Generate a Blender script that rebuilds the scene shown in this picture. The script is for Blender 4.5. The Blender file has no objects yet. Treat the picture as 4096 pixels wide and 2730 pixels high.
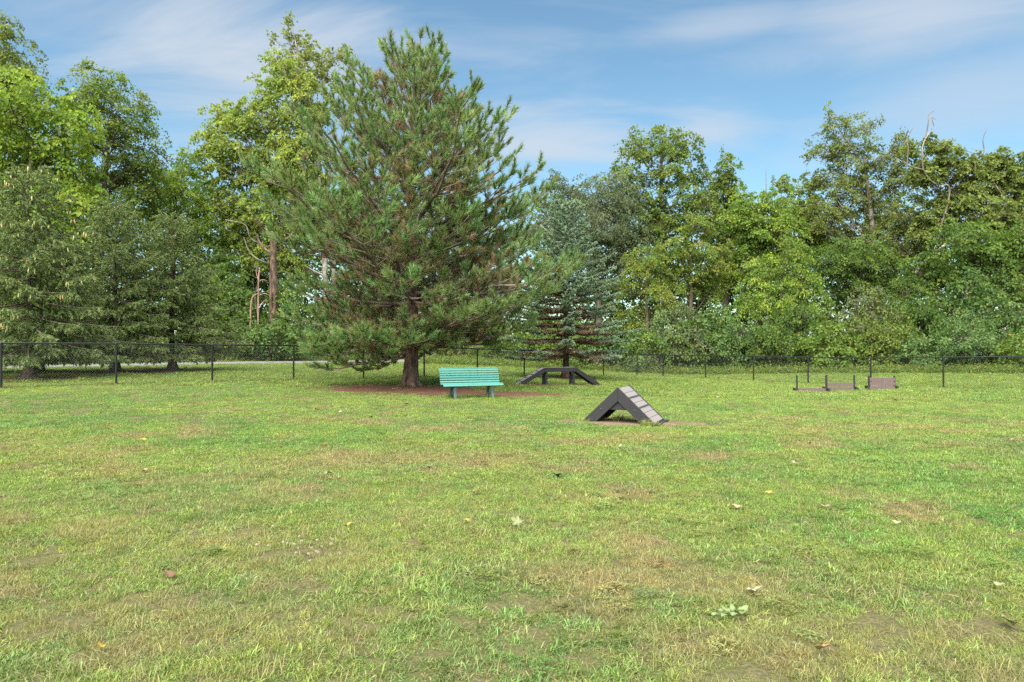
import bpy, bmesh, math, random
import numpy as np
from mathutils import Vector, Matrix

# ------------------------------------------------------------------ camera, sky, sun, exposure
SC = bpy.context.scene
COL = SC.collection
F, CX, CY, HCAM = 2800.0, 2048.0, 1365.0, 1.6          # focal length in photo pixels, centre, eye height
cam_d = bpy.data.cameras.new('camera'); cam = bpy.data.objects.new('camera', cam_d); COL.objects.link(cam)
cam_d.sensor_width = 36.0; cam_d.lens = F / 4096 * 36.0; cam_d.clip_start = 0.05; cam_d.clip_end = 3000
cam.location = (0, 0, HCAM); cam.rotation_euler = (math.radians(90), 0, 0)
SC.camera = cam

SUN_EL, SUN_AZ = math.radians(56), math.radians(200)    # azimuth measured from +Y towards +X: behind the camera, a little left
sd = bpy.data.lights.new('sun', 'SUN'); sd.energy = 3.9; sd.angle = math.radians(85); sd.color = (1.0, 0.95, 0.86)
sun = bpy.data.objects.new('sun', sd); COL.objects.link(sun)
sv = Vector((math.sin(SUN_AZ) * math.cos(SUN_EL), math.cos(SUN_AZ) * math.cos(SUN_EL), math.sin(SUN_EL)))
sun.rotation_euler = sv.to_track_quat('Z', 'Y').to_euler(); sun.location = (0, -10, 30)

SC.view_settings.view_transform = 'Standard'; SC.view_settings.look = 'None'
SC.view_settings.exposure = 1.78; SC.view_settings.gamma = 1.0
SC.view_settings.use_curve_mapping = False
SC.render.engine = 'CYCLES'
SC.cycles.max_bounces = 9; SC.cycles.diffuse_bounces = 6; SC.cycles.glossy_bounces = 2
SC.cycles.transmission_bounces = 5; SC.cycles.transparent_max_bounces = 4
SC.cycles.use_denoising = False
try: SC.cycles.denoiser = 'OPENIMAGEDENOISE'
except Exception: pass
SC.cycles.sample_clamp_indirect = 4.0

W = bpy.data.worlds.new('World'); SC.world = W; W.use_nodes = True
def build_world():
    nt = W.node_tree; N = nt.nodes; L = nt.links
    N.clear()
    out = N.new('ShaderNodeOutputWorld'); bg = N.new('ShaderNodeBackground')
    sky = N.new('ShaderNodeTexSky'); sky.sky_type = 'NISHITA'; sky.sun_disc = False
    sky.sun_elevation = SUN_EL; sky.sun_rotation = SUN_AZ
    sky.altitude = 200; sky.air_density = 1.0; sky.dust_density = 0.6; sky.ozone_density = 1.2
    tc = N.new('ShaderNodeTexCoord')
    nrm = N.new('ShaderNodeVectorMath'); nrm.operation = 'NORMALIZE'; L.new(tc.outputs['Generated'], nrm.inputs[0])
    sep = N.new('ShaderNodeSeparateXYZ'); L.new(nrm.outputs[0], sep.inputs[0])
    def math_(op, a, b=None):
        m = N.new('ShaderNodeMath'); m.operation = op
        for i, v in enumerate((a, b)):
            if v is None: continue
            if isinstance(v, (int, float)): m.inputs[i].default_value = v
            else: L.new(v, m.inputs[i])
        return m.outputs[0]
    zz = math_('ADD', math_('MAXIMUM', sep.outputs[2], 0.0), 0.16)
    u = math_('DIVIDE', sep.outputs[0], zz); v = math_('DIVIDE', sep.outputs[1], zz)
    cmb = N.new('ShaderNodeCombineXYZ'); L.new(u, cmb.inputs[0]); L.new(v, cmb.inputs[1])
    mp = N.new('ShaderNodeMapping'); mp.inputs['Rotation'].default_value = (0, 0, 0.5); mp.inputs['Scale'].default_value = (0.6, 1.6, 1)
    mp.inputs['Location'].default_value = (3.1, 1.7, 0)
    L.new(cmb.outputs[0], mp.inputs['Vector'])
    n1 = N.new('ShaderNodeTexNoise'); n1.inputs['Scale'].default_value = 1.5; n1.inputs['Detail'].default_value = 9
    n1.inputs['Roughness'].default_value = 0.60; n1.inputs['Distortion'].default_value = 1.1
    L.new(mp.outputs[0], n1.inputs['Vector'])
    r1 = N.new('ShaderNodeMapRange'); r1.interpolation_type = 'SMOOTHSTEP'
    r1.inputs[1].default_value = 0.46; r1.inputs[2].default_value = 0.80; L.new(n1.outputs[0], r1.inputs[0])
    fac = math_('MULTIPLY', r1.outputs[0], 0.45)
    # a few thin cloud banks, each a soft patch of sky broken up by the noise
    rag = N.new('ShaderNodeMapRange'); rag.inputs[1].default_value = 0.3; rag.inputs[2].default_value = 0.66; L.new(n1.outputs[0], rag.inputs[0])
    for (px_, py_, sx, sz, amt) in ((1000, 290, .21, .095, .9), (2180, 570, .16, .05, .8), (2830, 510, .08, .035, .65),
                                    (3700, 80, .20, .045, .75), (3600, 170, .12, .03, .6), (3900, 360, .14, .05, .45), (2900, 110, .12, .022, .5)):
        d = Vector(((px_ - CX) / F, 1, (CY - py_) / F)).normalized()
        s = N.new('ShaderNodeVectorMath'); s.operation = 'SUBTRACT'; L.new(nrm.outputs[0], s.inputs[0]); s.inputs[1].default_value = d
        m = N.new('ShaderNodeVectorMath'); m.operation = 'MULTIPLY'; L.new(s.outputs[0], m.inputs[0]); m.inputs[1].default_value = (1 / sx, 1 / sx, 1 / sz)
        ln = N.new('ShaderNodeVectorMath'); ln.operation = 'LENGTH'; L.new(m.outputs[0], ln.inputs[0])
        wob = math_('ADD', ln.outputs['Value'], math_('MULTIPLY', math_('SUBTRACT', n1.outputs[0], 0.5), -3.0))
        mr = N.new('ShaderNodeMapRange'); mr.interpolation_type = 'SMOOTHSTEP'
        mr.inputs[1].default_value = 1.45; mr.inputs[2].default_value = -0.1; L.new(wob, mr.inputs[0])
        fac = math_('MAXIMUM', fac, math_('MULTIPLY', mr.outputs[0], amt))
    mix = N.new('ShaderNodeMix'); mix.data_type = 'RGBA'
    L.new(fac, mix.inputs[0]); tn = N.new('ShaderNodeMix'); tn.data_type = 'RGBA'; tn.blend_type = 'MULTIPLY'; tn.inputs[0].default_value = 1.0
    L.new(sky.outputs[0], tn.inputs[6]); tn.inputs[7].default_value = (0.80, 0.98, 0.92, 1); L.new(tn.outputs[2], mix.inputs[6]); mix.inputs[7].default_value = (3.3, 3.65, 4.1, 1)
    L.new(mix.outputs[2], bg.inputs[0]); bg.inputs[1].default_value = 0.059
    L.new(bg.outputs[0], out.inputs[0])
build_world()

# ------------------------------------------------------------------ helpers
rng = np.random.default_rng(7)
random.seed(7)
def nz(v): return v / np.maximum(np.linalg.norm(v, axis=-1, keepdims=True), 1e-9)
def _hash(ix, iy, seed):
    h = (ix.astype(np.int64) * 374761393 + iy.astype(np.int64) * 668265263 + seed * 974711) & 0x7fffffff
    h = ((h ^ (h >> 13)) * 1274126177) & 0x7fffffff
    return ((h ^ (h >> 16)) & 0xffff) / 65535.0
def vnoise(x, y, seed=0):
    x = np.asarray(x, float); y = np.asarray(y, float)
    ix = np.floor(x); iy = np.floor(y); fx = x - ix; fy = y - iy
    fx = fx * fx * (3 - 2 * fx); fy = fy * fy * (3 - 2 * fy)
    a = _hash(ix, iy, seed); b = _hash(ix + 1, iy, seed); c = _hash(ix, iy + 1, seed); d = _hash(ix + 1, iy + 1, seed)
    return (a * (1 - fx) + b * fx) * (1 - fy) + (c * (1 - fx) + d * fx) * fy
def fbm(x, y, sc, seed=0, o=3):
    t = 0; a = 0.5; s = 0
    for k in range(o):
        t = t + a * vnoise(np.asarray(x) / sc * 2 ** k, np.asarray(y) / sc * 2 ** k, seed + k * 17); s += a; a *= 0.5
    return t / s

class G:
    """collects vertices, faces and colours; build() links ONE mesh object"""
    def __init__(s): s.V = []; s.F = []; s.C = []; s.n = 0
    def add(s, v, f, c=None):
        v = np.asarray(v, float).reshape(-1, 3)
        s.V.append(v); s.F.append(np.asarray(f, int) + s.n)
        if c is None: c = (1, 1, 1)
        c = np.asarray(c, float)
        s.C.append(np.broadcast_to(c, (len(v), 3)) if c.ndim == 1 else c)
        s.n += len(v)
    def mesh(s, name, mat, smooth=False):
        me = bpy.data.meshes.new(name)
        V = np.concatenate(s.V); C = np.concatenate(s.C)
        me.vertices.add(len(V)); me.vertices.foreach_set('co', V.astype(np.float32).ravel())
        tot = [np.full(len(f), f.shape[1]) for f in s.F]; tot = np.concatenate(tot)
        li = np.concatenate([f.ravel() for f in s.F])
        me.loops.add(len(li)); me.loops.foreach_set('vertex_index', li.astype(np.int32))
        me.polygons.add(len(tot))
        st = np.concatenate([[0], np.cumsum(tot)[:-1]])
        me.polygons.foreach_set('loop_start', st.astype(np.int32))
        me.polygons.foreach_set('use_smooth', np.full(len(tot), smooth))
        at = me.attributes.new('col', 'FLOAT_COLOR', 'POINT')
        at.data.foreach_set('color', np.concatenate([C, np.ones((len(C), 1))], 1).astype(np.float32).ravel())
        me.update(calc_edges=True); me.validate()
        if mat: me.materials.append(mat)
        return me
    def build(s, name, mat, parent=None, smooth=False, loc=None):
        return link(name, s.mesh(name, mat, smooth), parent, loc)
def link(name, data, parent=None, loc=None, rot=None):
    o = bpy.data.objects.new(name, data); COL.objects.link(o)
    if parent: o.parent = parent
    if loc is not None: o.location = loc
    if rot is not None: o.rotation_euler = rot
    return o
def tag(o, label=None, cat=None, group=None, kind=None):
    if label: o['label'] = label
    if cat: o['category'] = cat
    if group: o['group'] = group
    if kind: o['kind'] = kind
    return o
def thing(name, label, cat, loc=(0, 0, 0), rz=0, group=None):
    return tag(link(name, None, None, loc, (0, 0, rz)), label, cat, group)

def tube(pts, rad, sides=6):
    pts = np.asarray(pts, float); n = len(pts); rad = np.broadcast_to(np.asarray(rad, float), (n,))
    t = np.gradient(pts, axis=0) if n > 2 else np.repeat((pts[1] - pts[0])[None], n, 0)
    t = nz(t)
    ref = np.array([0, 0, 1.0]) if abs(t[0, 2]) < 0.9 else np.array([1.0, 0, 0])
    a = nz(np.cross(t, ref)); b = np.cross(t, a)
    an = np.arange(sides) * 2 * np.pi / sides
    v = pts[:, None] + rad[:, None, None] * (a[:, None] * np.cos(an)[None, :, None] + b[:, None] * np.sin(an)[None, :, None])
    i = np.arange(n - 1)[:, None] * sides; j = np.arange(sides)[None]; k = (j + 1) % sides
    f = np.stack([i + j, i + k, i + sides + k, i + sides + j], -1).reshape(-1, 4)
    return v.reshape(-1, 3), f
def bez(p0, p1, p2, n=6):
    t = np.linspace(0, 1, n)[:, None]
    return (1 - t) ** 2 * p0 + 2 * t * (1 - t) * p1 + t * t * p2

def box_mesh(name, size, mat, bev=0.004):
    bm = bmesh.new(); bmesh.ops.create_cube(bm, size=1)
    for v in bm.verts: v.co = Vector((v.co.x * size[0], v.co.y * size[1], v.co.z * size[2]))
    if bev: bmesh.ops.bevel(bm, geom=bm.edges[:], offset=bev, segments=1, affect='EDGES')
    me = bpy.data.meshes.new(name); bm.to_mesh(me); bm.free(); me.materials.append(mat); return me
def boxp(name, parent, size, loc, mat, rot=(0, 0, 0), bev=0.004):
    return link(name, box_mesh(name, size, mat, bev), parent, loc, rot)
def prism(name, parent, poly, y0, y1, mat, bev=0.004):
    """polygon in x,z extruded along y"""
    bm = bmesh.new()
    vs = [bm.verts.new((x, y0, z)) for x, z in poly]
    f = bm.faces.new(vs)
    r = bmesh.ops.extrude_face_region(bm, geom=[f])
    for v in r['geom']:
        if isinstance(v, bmesh.types.BMVert): v.co.y = y1
    bmesh.ops.recalc_face_normals(bm, faces=bm.faces[:])
    if bev: bmesh.ops.bevel(bm, geom=bm.edges[:], offset=bev, segments=1, affect='EDGES')
    me = bpy.data.meshes.new(name); bm.to_mesh(me); bm.free(); me.materials.append(mat)
    return link(name, me, parent)

# ------------------------------------------------------------------ materials
class Mat:
    def __init__(s, name):
        s.m = bpy.data.materials.new(name); s.m.use_nodes = True
        s.nt = s.m.node_tree; s.N = s.nt.nodes; s.L = s.nt.links
        s.bsdf = s.N['Principled BSDF']; s.out = s.N['Material Output']
    def node(s, t, **kw):
        n = s.N.new(t)
        for k, v in kw.items(): setattr(n, k, v)
        return n
    def set(s, sock, v):
        if hasattr(v, 'links'): s.L.new(v, sock)
        elif isinstance(v, tuple) and len(v) == 3 and sock.type == 'RGBA': sock.default_value = (*v, 1)
        else: sock.default_value = v
    def mix(s, fac, a, b, mode='MIX'):
        n = s.node('ShaderNodeMix', data_type='RGBA', blend_type=mode)
        s.set(n.inputs[0], fac); s.set(n.inputs[6], a); s.set(n.inputs[7], b); return n.outputs[2]
    def noise(s, scale, detail=4, rough=0.55, vec=None, dist=0, stretch=None):
        n = s.node('ShaderNodeTexNoise'); n.inputs['Scale'].default_value = scale; n.inputs['Detail'].default_value = detail
        n.inputs['Roughness'].default_value = rough; n.inputs['Distortion'].default_value = dist
        if vec is None: vec = s.node('ShaderNodeTexCoord').outputs['Object']
        if stretch:
            m = s.node('ShaderNodeMapping'); m.inputs['Scale'].default_value = stretch; s.L.new(vec, m.inputs['Vector']); vec = m.outputs[0]
        s.L.new(vec, n.inputs['Vector']); return n.outputs[0]
    def ramp(s, v, lo, hi):
        n = s.node('ShaderNodeMapRange'); n.inputs[1].default_value = lo; n.inputs[2].default_value = hi; s.L.new(v, n.inputs[0]); return n.outputs[0]
    def bump(s, h, strength, dist=0.02):
        n = s.node('ShaderNodeBump'); n.inputs['Strength'].default_value = strength; n.inputs['Distance'].default_value = dist
        s.L.new(h, n.inputs['Height']); s.L.new(n.outputs[0], s.bsdf.inputs['Normal'])
    def pos(s): return s.node('ShaderNodeNewGeometry').outputs['Position']
    def base(s, c, rough=0.7, spec=0.3):
        s.set(s.bsdf.inputs['Base Color'], c); s.set(s.bsdf.inputs['Roughness'], rough); s.set(s.bsdf.inputs['Specular IOR Level'], spec)

def foliage_mat(name, trans=0.35, rough=0.55, spec=0.25, inst=False):
    q = Mat(name)
    at = q.node('ShaderNodeAttribute', attribute_name='col')
    c = at.outputs['Color']
    if inst:
        it = q.node('ShaderNodeAttribute', attribute_name='tint', attribute_type='INSTANCER')
        sp = q.node('ShaderNodeSeparateColor'); q.L.new(c, sp.inputs[0])
        straw = q.mix(sp.outputs[1], it.outputs['Color'], (0.30, 0.255, 0.12))
        br = q.node('ShaderNodeCombineColor')
        for i in range(3): q.L.new(sp.outputs[0], br.inputs[i])
        c = q.mix(1.0, straw, br.outputs[0], 'MULTIPLY')
    q.base(c, rough, spec)
    tr = q.node('ShaderNodeBsdfTranslucent'); q.L.new(q.mix(1.0, c, (1.15, 1.2, 0.7), 'MULTIPLY'), tr.inputs[0])
    mx = q.node('ShaderNodeMixShader'); mx.inputs[0].default_value = trans
    q.L.new(q.bsdf.outputs[0], mx.inputs[1]); q.L.new(tr.outputs[0], mx.inputs[2]); q.L.new(mx.outputs[0], q.out.inputs[0])
    return q.m
def bark_mat(name, c1, c2, scale=6, c3=None):
    q = Mat(name)
    n = q.noise(scale, 6, 0.65, stretch=(1, 1, 0.28)); n2 = q.noise(scale * 3.5, 4, 0.6, stretch=(1, 1, 0.35))
    c = q.mix(q.ramp(n, 0.38, 0.62), c1, c2)
    if c3: c = q.mix(q.ramp(q.noise(scale * 0.6, 3, 0.5, dist=0.8), 0.5, 0.58), c, c3)
    q.base(c, 0.9, 0.15); q.bump(n2, 0.9, 0.03); return q.m

M = {}
M['leaf'] = foliage_mat('leaf_foliage', 0.45)
M['needle'] = foliage_mat('needle_foliage', 0.28, 0.5, 0.3)
M['grass'] = foliage_mat('grass_blade', 0.35, 0.5, 0.25, inst=True)
M['pinebark'] = bark_mat('pine_bark', (0.040, 0.028, 0.020), (0.20, 0.13, 0.095), 7)
M['bark'] = bark_mat('brown_bark', (0.05, 0.04, 0.03), (0.17, 0.13, 0.10), 4)
M['twig'] = bark_mat('grey_twig_bark', (0.11, 0.085, 0.065), (0.25, 0.195, 0.15), 5)
M['pale'] = bark_mat('sycamore_bark', (0.22, 0.185, 0.15), (0.40, 0.36, 0.31), 1.6, (0.16, 0.12, 0.09))
M['dead'] = bark_mat('dead_wood', (0.20, 0.12, 0.09), (0.42, 0.28, 0.22), 5)

q = Mat('black_vinyl'); q.base((0.012, 0.013, 0.016), 0.45, 0.4); M['vinyl'] = q.m
q = Mat('charcoal_composite')
n = q.noise(14, 5, 0.6); q.base(q.mix(n, (0.016, 0.015, 0.017), (0.032, 0.030, 0.032)), 0.62, 0.35); q.bump(q.noise(120, 3), 0.15, 0.004); M['char'] = q.m
q = Mat('grey_composite'); q.base(q.mix(q.noise(14, 5, .6), (0.055, 0.052, 0.055), (0.085, 0.08, 0.083)), .65, .3); M['grey'] = q.m
q = Mat('taupe_board')
n = q.noise(9, 6, 0.7, stretch=(6, 1, 1)); sp = q.ramp(q.noise(60, 3, 0.6), 0.68, 0.74)
c = q.mix(n, (0.185, 0.165, 0.160), (0.295, 0.268, 0.258)); q.base(q.mix(sp, c, (0.12, 0.09, 0.08)), 0.8, 0.2); q.bump(n, 0.2, 0.004); M['taupe'] = q.m
q = Mat('mauve_board')
n = q.noise(7, 5, 0.6, stretch=(0.4, 3, 3)); q.base(q.mix(n, (0.105, 0.072, 0.072), (0.165, 0.118, 0.115)), 0.75, 0.2); M['mauve'] = q.m
q = Mat('teal_paint')
n = q.noise(5, 6, 0.65, stretch=(0.5, 2, 2)); c = q.mix(n, (0.040, 0.190, 0.160), (0.086, 0.270, 0.228))
wr = q.ramp(q.noise(38, 5, 0.7, stretch=(0.25, 1, 1)), 0.70, 0.80); q.base(q.mix(wr, c, (0.30, 0.46, 0.42)), 0.42, 0.4); M['teal'] = q.m
q = Mat('teal_cast_iron')
n = q.noise(9, 6, 0.7); q.base(q.mix(q.ramp(n, 0.42, 0.62), (0.018, 0.062, 0.058), (0.085, 0.13, 0.12)), 0.55, 0.35); M['cast'] = q.m
q = Mat('asphalt_road')
n = q.noise(0.5, 5, 0.6, q.pos()); q.base(q.mix(n, (0.15, 0.14, 0.145), (0.23, 0.215, 0.22)), 0.9, 0.2); M['road'] = q.m
q = Mat('soil_ground')
p = q.pos()
a = q.noise(0.7, 5, 0.6, p); b = q.noise(9, 5, 0.7, p); c_ = q.noise(45, 4, 0.7, p)
c = q.mix(q.ramp(a, 0.35, 0.65), (0.095, 0.115, 0.036), (0.145, 0.125, 0.055))
c = q.mix(q.ramp(b, 0.5, 0.72), c, (0.185, 0.135, 0.085)); c = q.mix(q.ramp(c_, 0.4, 0.6), (0.075, 0.068, 0.034), c)
q.base(c, 0.95, 0.1); q.bump(c_, 0.6, 0.02); M['ground'] = q.m
q = Mat('needle_mulch')
p = q.pos(); a = q.noise(1.6, 4, 0.6, p); b = q.noise(26, 5, 0.75, p)
c = q.mix(q.ramp(a, 0.3, 0.7), (0.165, 0.082, 0.052), (0.26, 0.145, 0.098)); q.base(q.mix(q.ramp(b, 0.4, 0.6), (0.07, 0.035, 0.022), c), 0.95, 0.1)
q.bump(b, 0.8, 0.03); M['mulch'] = q.m
q = Mat('bare_earth')
p = q.pos(); a = q.noise(2.4, 4, 0.6, p); b = q.noise(40, 5, 0.75, p)
c = q.mix(q.ramp(a, 0.3, 0.7), (0.155, 0.110, 0.075), (0.25, 0.19, 0.13)); q.base(q.mix(q.ramp(b, 0.38, 0.6), (0.10, 0.065, 0.045), c), 0.95, 0.1)
q.bump(b, 0.8, 0.02); M['earth'] = q.m
q = Mat('dry_leaf'); at = q.node('ShaderNodeAttribute', attribute_name='col')
q.base(q.mix(q.noise(40, 4), at.outputs['Color'], q.mix(1.0, at.outputs['Color'], (0.7, 0.62, 0.5), 'MULTIPLY')), 0.7, 0.25); M['dry'] = q.m
q = Mat('bolt_steel'); q.base((0.10, 0.10, 0.105), 0.4, 0.5); q.bsdf.inputs['Metallic'].default_value = 0.6; M['bolt'] = q.m
q = Mat('cone_scale'); at = q.node('ShaderNodeAttribute', attribute_name='col'); q.base(at.outputs['Color'], 0.7, 0.2); M['cone'] = q.m

# ------------------------------------------------------------------ terrain
FL = [(-14.45 + 2.148 * k, 19.80 + 1.954 * k) for k in range(-2, 11)]       # left fence line, ends at the corner post
FL = FL + [(8.91, 41.3)]
FR = [(8.91 + 1.86 * k, 41.3 - 2.35 * k) for k in range(0, 9)]
CP = [(-14.45, 19.8, .256), (-8.0, 25.66, .15), (-3.71, 29.57, .05), (.59, 33.48, -.11), (7.03, 39.34, -.39), (8.91, 41.3, -.54), (12.85, 37.3, -.48),
      (16.6, 32.5, -.47), (18.5, 30.1, -.39), (22, 26, -.27), (-1.2, 20.9, -.06), (12, 28, -.44), (1.5, 27, -.12), (2.2, 13.5, 0), (-4, 24.6, .04),
      (-17, 24.5, .31), (-16.5, 31, .33), (-22, 35, .3), (-14, 45, .2), (-4, 53, .1), (13, 48, -.3), (26, 42, -.2), (30, 20, -.1), (-30, 15, .3),
      (0, 0, 0), (-6, 6, 0), (6, 6, 0), (-6, 12, 0.03), (6, 13, -.02), (0, 8, 0), (-12, 4, .1), (12, 8, -.05), (0, 70, 0), (40, 60, 0), (-40, 60, .2), (60, 10, 0), (-60, 10, .2), (0, -25, 0), (0, 100, 0)]
CP = np.array(CP)
def _tps(r2): return 0.5 * r2 * np.log(r2 + 1e-9)
_A = _tps(((CP[:, None, :2] - CP[None, :, :2]) ** 2).sum(-1)) + np.eye(len(CP)) * 6.0
_P = np.c_[np.ones(len(CP)), CP[:, :2]]
_S = np.linalg.solve(np.block([[_A, _P], [_P.T, np.zeros((3, 3))]]), np.r_[CP[:, 2], 0, 0, 0])
def gz(x, y):
    x = np.clip(np.asarray(x, float), -60, 60); y = np.clip(np.asarray(y, float), -20, 95)
    sh = x.shape; x = x.ravel(); y = y.ravel()
    r2 = (x[:, None] - CP[None, :, 0]) ** 2 + (y[:, None] - CP[None, :, 1]) ** 2
    z = _tps(r2) @ _S[:len(CP)] + _S[-3] + _S[-2] * x + _S[-1] * y
    z = z + (fbm(x, y, 3.0, 5) - 0.5) * 0.05
    return z.reshape(sh) if sh else float(z[0])
def atY(x, y, Y): return np.array([(x - CX) / F * Y, Y, HCAM - (y - CY) / F * Y])
def on_ground(x, y):
    Y = 12.0
    for _ in range(60):
        Yn = F * (HCAM - gz((x - CX) / F * Y, Y)) / (y - CY); Y = 0.5 * Y + 0.5 * Yn
    X = (x - CX) / F * Y
    return np.array([X, Y, gz(X, Y)])

def axis(lo, hi, step, far):
    a = np.arange(lo, hi + step / 2, step); e = np.geomspace(step, far, 26)
    return np.concatenate([lo - e[::-1], a, hi + e])
xs = axis(-40, 40, 0.7, 700); ys = axis(-6, 75, 0.7, 900)
gx, gy = np.meshgrid(xs, ys, indexing='ij'); gzv = gz(gx, gy)
i = np.arange(len(xs) - 1)[:, None] * len(ys); j = np.arange(len(ys) - 1)[None]
gf = np.stack([i + j, i + j + len(ys), i + j + len(ys) + 1, i + j + 1], -1).reshape(-1, 4)
g = G(); g.add(np.stack([gx, gy, gzv], -1).reshape(-1, 3), gf); tag(g.build('ground', M['ground'], smooth=True), kind='structure')

# road beyond the left fence
RC = np.array([[-44, 10.5], [-33.5, 22.5], [-24.2, 33.6], [-19.5, 40.0], [-14.2, 45.8], [-9.0, 50.2], [-3.6, 54.0], [4, 58], [14, 62]])
def spline(P, n):
    t = np.linspace(0, len(P) - 1, n); out = []
    for d in range(P.shape[1]):
        k = np.clip(t.astype(int), 0, len(P) - 2); u = t - k
        p0 = P[np.maximum(k - 1, 0), d]; p1 = P[k, d]; p2 = P[k + 1, d]; p3 = P[np.minimum(k + 2, len(P) - 1), d]
        out.append(0.5 * (2 * p1 + (p2 - p0) * u + (2 * p0 - 5 * p1 + 4 * p2 - p3) * u ** 2 + (3 * p1 - p0 - 3 * p2 + p3) * u ** 3))
    return np.stack(out, -1)
rc = spline(RC, 120); tg = nz(np.gradient(rc, axis=0)); nr = np.stack([-tg[:, 1], tg[:, 0]], -1)
g = G(); rows = []
for w_ in (-2.3, -1.1, 0, 1.1, 2.3):
    p_ = rc + nr * w_; rows.append(np.c_[p_, gz(p_[:, 0], p_[:, 1]) + 0.05 - 0.008 * abs(w_)])
v = np.stack(rows, 1).reshape(-1, 3); i = np.arange(119)[:, None] * 5; j = np.arange(4)[None]
g.add(v, np.stack([i + j, i + j + 5, i + j + 6, i + j + 1], -1).reshape(-1, 4)); tag(g.build('road', M['road'], smooth=True), kind='structure')

# bare patches: irregular sheets just above the ground; the lawn keeps off them
BARE = []; SHEET = []
def bare(name, cx, cy, rx, ry, rot, mat, seed, kind='structure'):
    th = np.linspace(0, 2 * np.pi, 56, endpoint=False)
    rr = 0.62 + 0.62 * fbm(np.cos(th) * 2 + seed * 7.3, np.sin(th) * 2 + seed, 0.9, seed)
    g = G(); rings = [np.array([[cx, cy]])]
    for k in (0.2, 0.4, 0.6, 0.8, 1.0):
        x = np.cos(th) * rx * rr * k; y = np.sin(th) * ry * rr * k
        rings.append(np.c_[cx + x * math.cos(rot) - y * math.sin(rot), cy + x * math.sin(rot) + y * math.cos(rot)])
    P = np.concatenate(rings); up = np.concatenate([[0.022]] + [np.full(56, 0.022 - 0.014 * (k == 4) - 0.03 * (k == 4)) for k in range(5)])
    z = gz(P[:, 0], P[:, 1]) + up
    tri = np.array([[0, 1 + a, 1 + (a + 1) % 56] for a in range(56)])
    qd = np.array([[1 + r * 56 + a, 1 + (r + 1) * 56 + a, 1 + (r + 1) * 56 + (a + 1) % 56, 1 + r * 56 + (a + 1) % 56] for r in range(4) for a in range(56)])
    g.add(np.c_[P, z], tri); g.F.append(qd)
    tag(g.build(name, mat, smooth=True), kind=kind); BARE.append((cx, cy, rx, ry, rot, th, rr)); SHEET.append(len(BARE) - 1)
def thin(cx, cy, rx, ry, rot, seed):
    th = np.linspace(0, 2 * np.pi, 56, endpoint=False)
    BARE.append((cx, cy, rx, ry, rot, th, 0.35 + 1.1 * fbm(np.cos(th) * 2 + seed * 7.3, np.sin(th) * 2 + seed, 0.7, seed)))
def bare_depth(x, y, only=None):
    """0 at a patch's centre, 1 at its rim, above 1 outside (smallest over patches)"""
    d = np.full(np.shape(x), 9.0)
    for (cx, cy, rx, ry, rot, th, rr) in (BARE if only is None else [BARE[k] for k in only]):
        dx = x - cx; dy = y - cy; u = (dx * math.cos(rot) + dy * math.sin(rot)) / rx; w_ = (-dx * math.sin(rot) + dy * math.cos(rot)) / ry
        a = np.mod(np.arctan2(w_, u), 2 * np.pi); lim = np.interp(a, np.r_[th, 2 * np.pi], np.r_[rr, rr[0]])
        d = np.minimum(d, np.hypot(u, w_) / lim)
    return d
PINE = on_ground(1640, 1546)
bare('needle_bed', PINE[0] + .5, PINE[1] - 1.35, 3.6, 2.3, 0.0, M['mulch'], 3)
bare('bare_earth_patch', 0.15, 22.0, 1.8, 1.15, 0.1, M['mulch'], 5)
bare('bare_earth_patch', 2.05, 13.75, 1.25, .55, -.3, M['earth'], 8)
bare('bare_earth_patch', 3.3, 13.6, .5, .28, 0, M['earth'], 9)
bare('bare_earth_patch', 1.75, 27.1, 1.9, .45, .15, M['mulch'], 12)
SPR = on_ground(2262, 1514)
bare('needle_bed', SPR[0], SPR[1] - .3, 2.2, 1.3, 0, M['mulch'], 15)
S1, S2, S3 = on_ground(115, 1516), on_ground(463, 1492), on_ground(690, 1484)
bare('needle_bed', S1[0] + .3, S1[1] + .1, 1.6, 1.0, .4, M['mulch'], 18)
bare('needle_bed', S2[0] + .1, S2[1], 2.6, 1.7, .6, M['mulch'], 21)
bare('needle_bed', S3[0], S3[1] - .2, 2.4, 1.3, .4, M['mulch'], 24)
for k_, (x, y, a, b) in enumerate(((1180, 2350, .20, .11), (690, 2400, .22, .10), (250, 2500, .22, .12), (2120, 2420, .14, .09), (3520, 2480, .16, .1), (3900, 2520, .32, .12),
                                   (3000, 2700, .2, .08), (180, 2230, .22, .14), (1250, 2210, .4, .12), (2060, 1752, .3, .1), (4000, 1695, .8, .2), (3900, 1630, .5, .15), (620, 1670, .8, .2), (240, 1640, .6, .2))):
    c = on_ground(x, y); thin(c[0], c[1], a * 1.25, b * 1.5, 0.2, 30 + k_)

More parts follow.
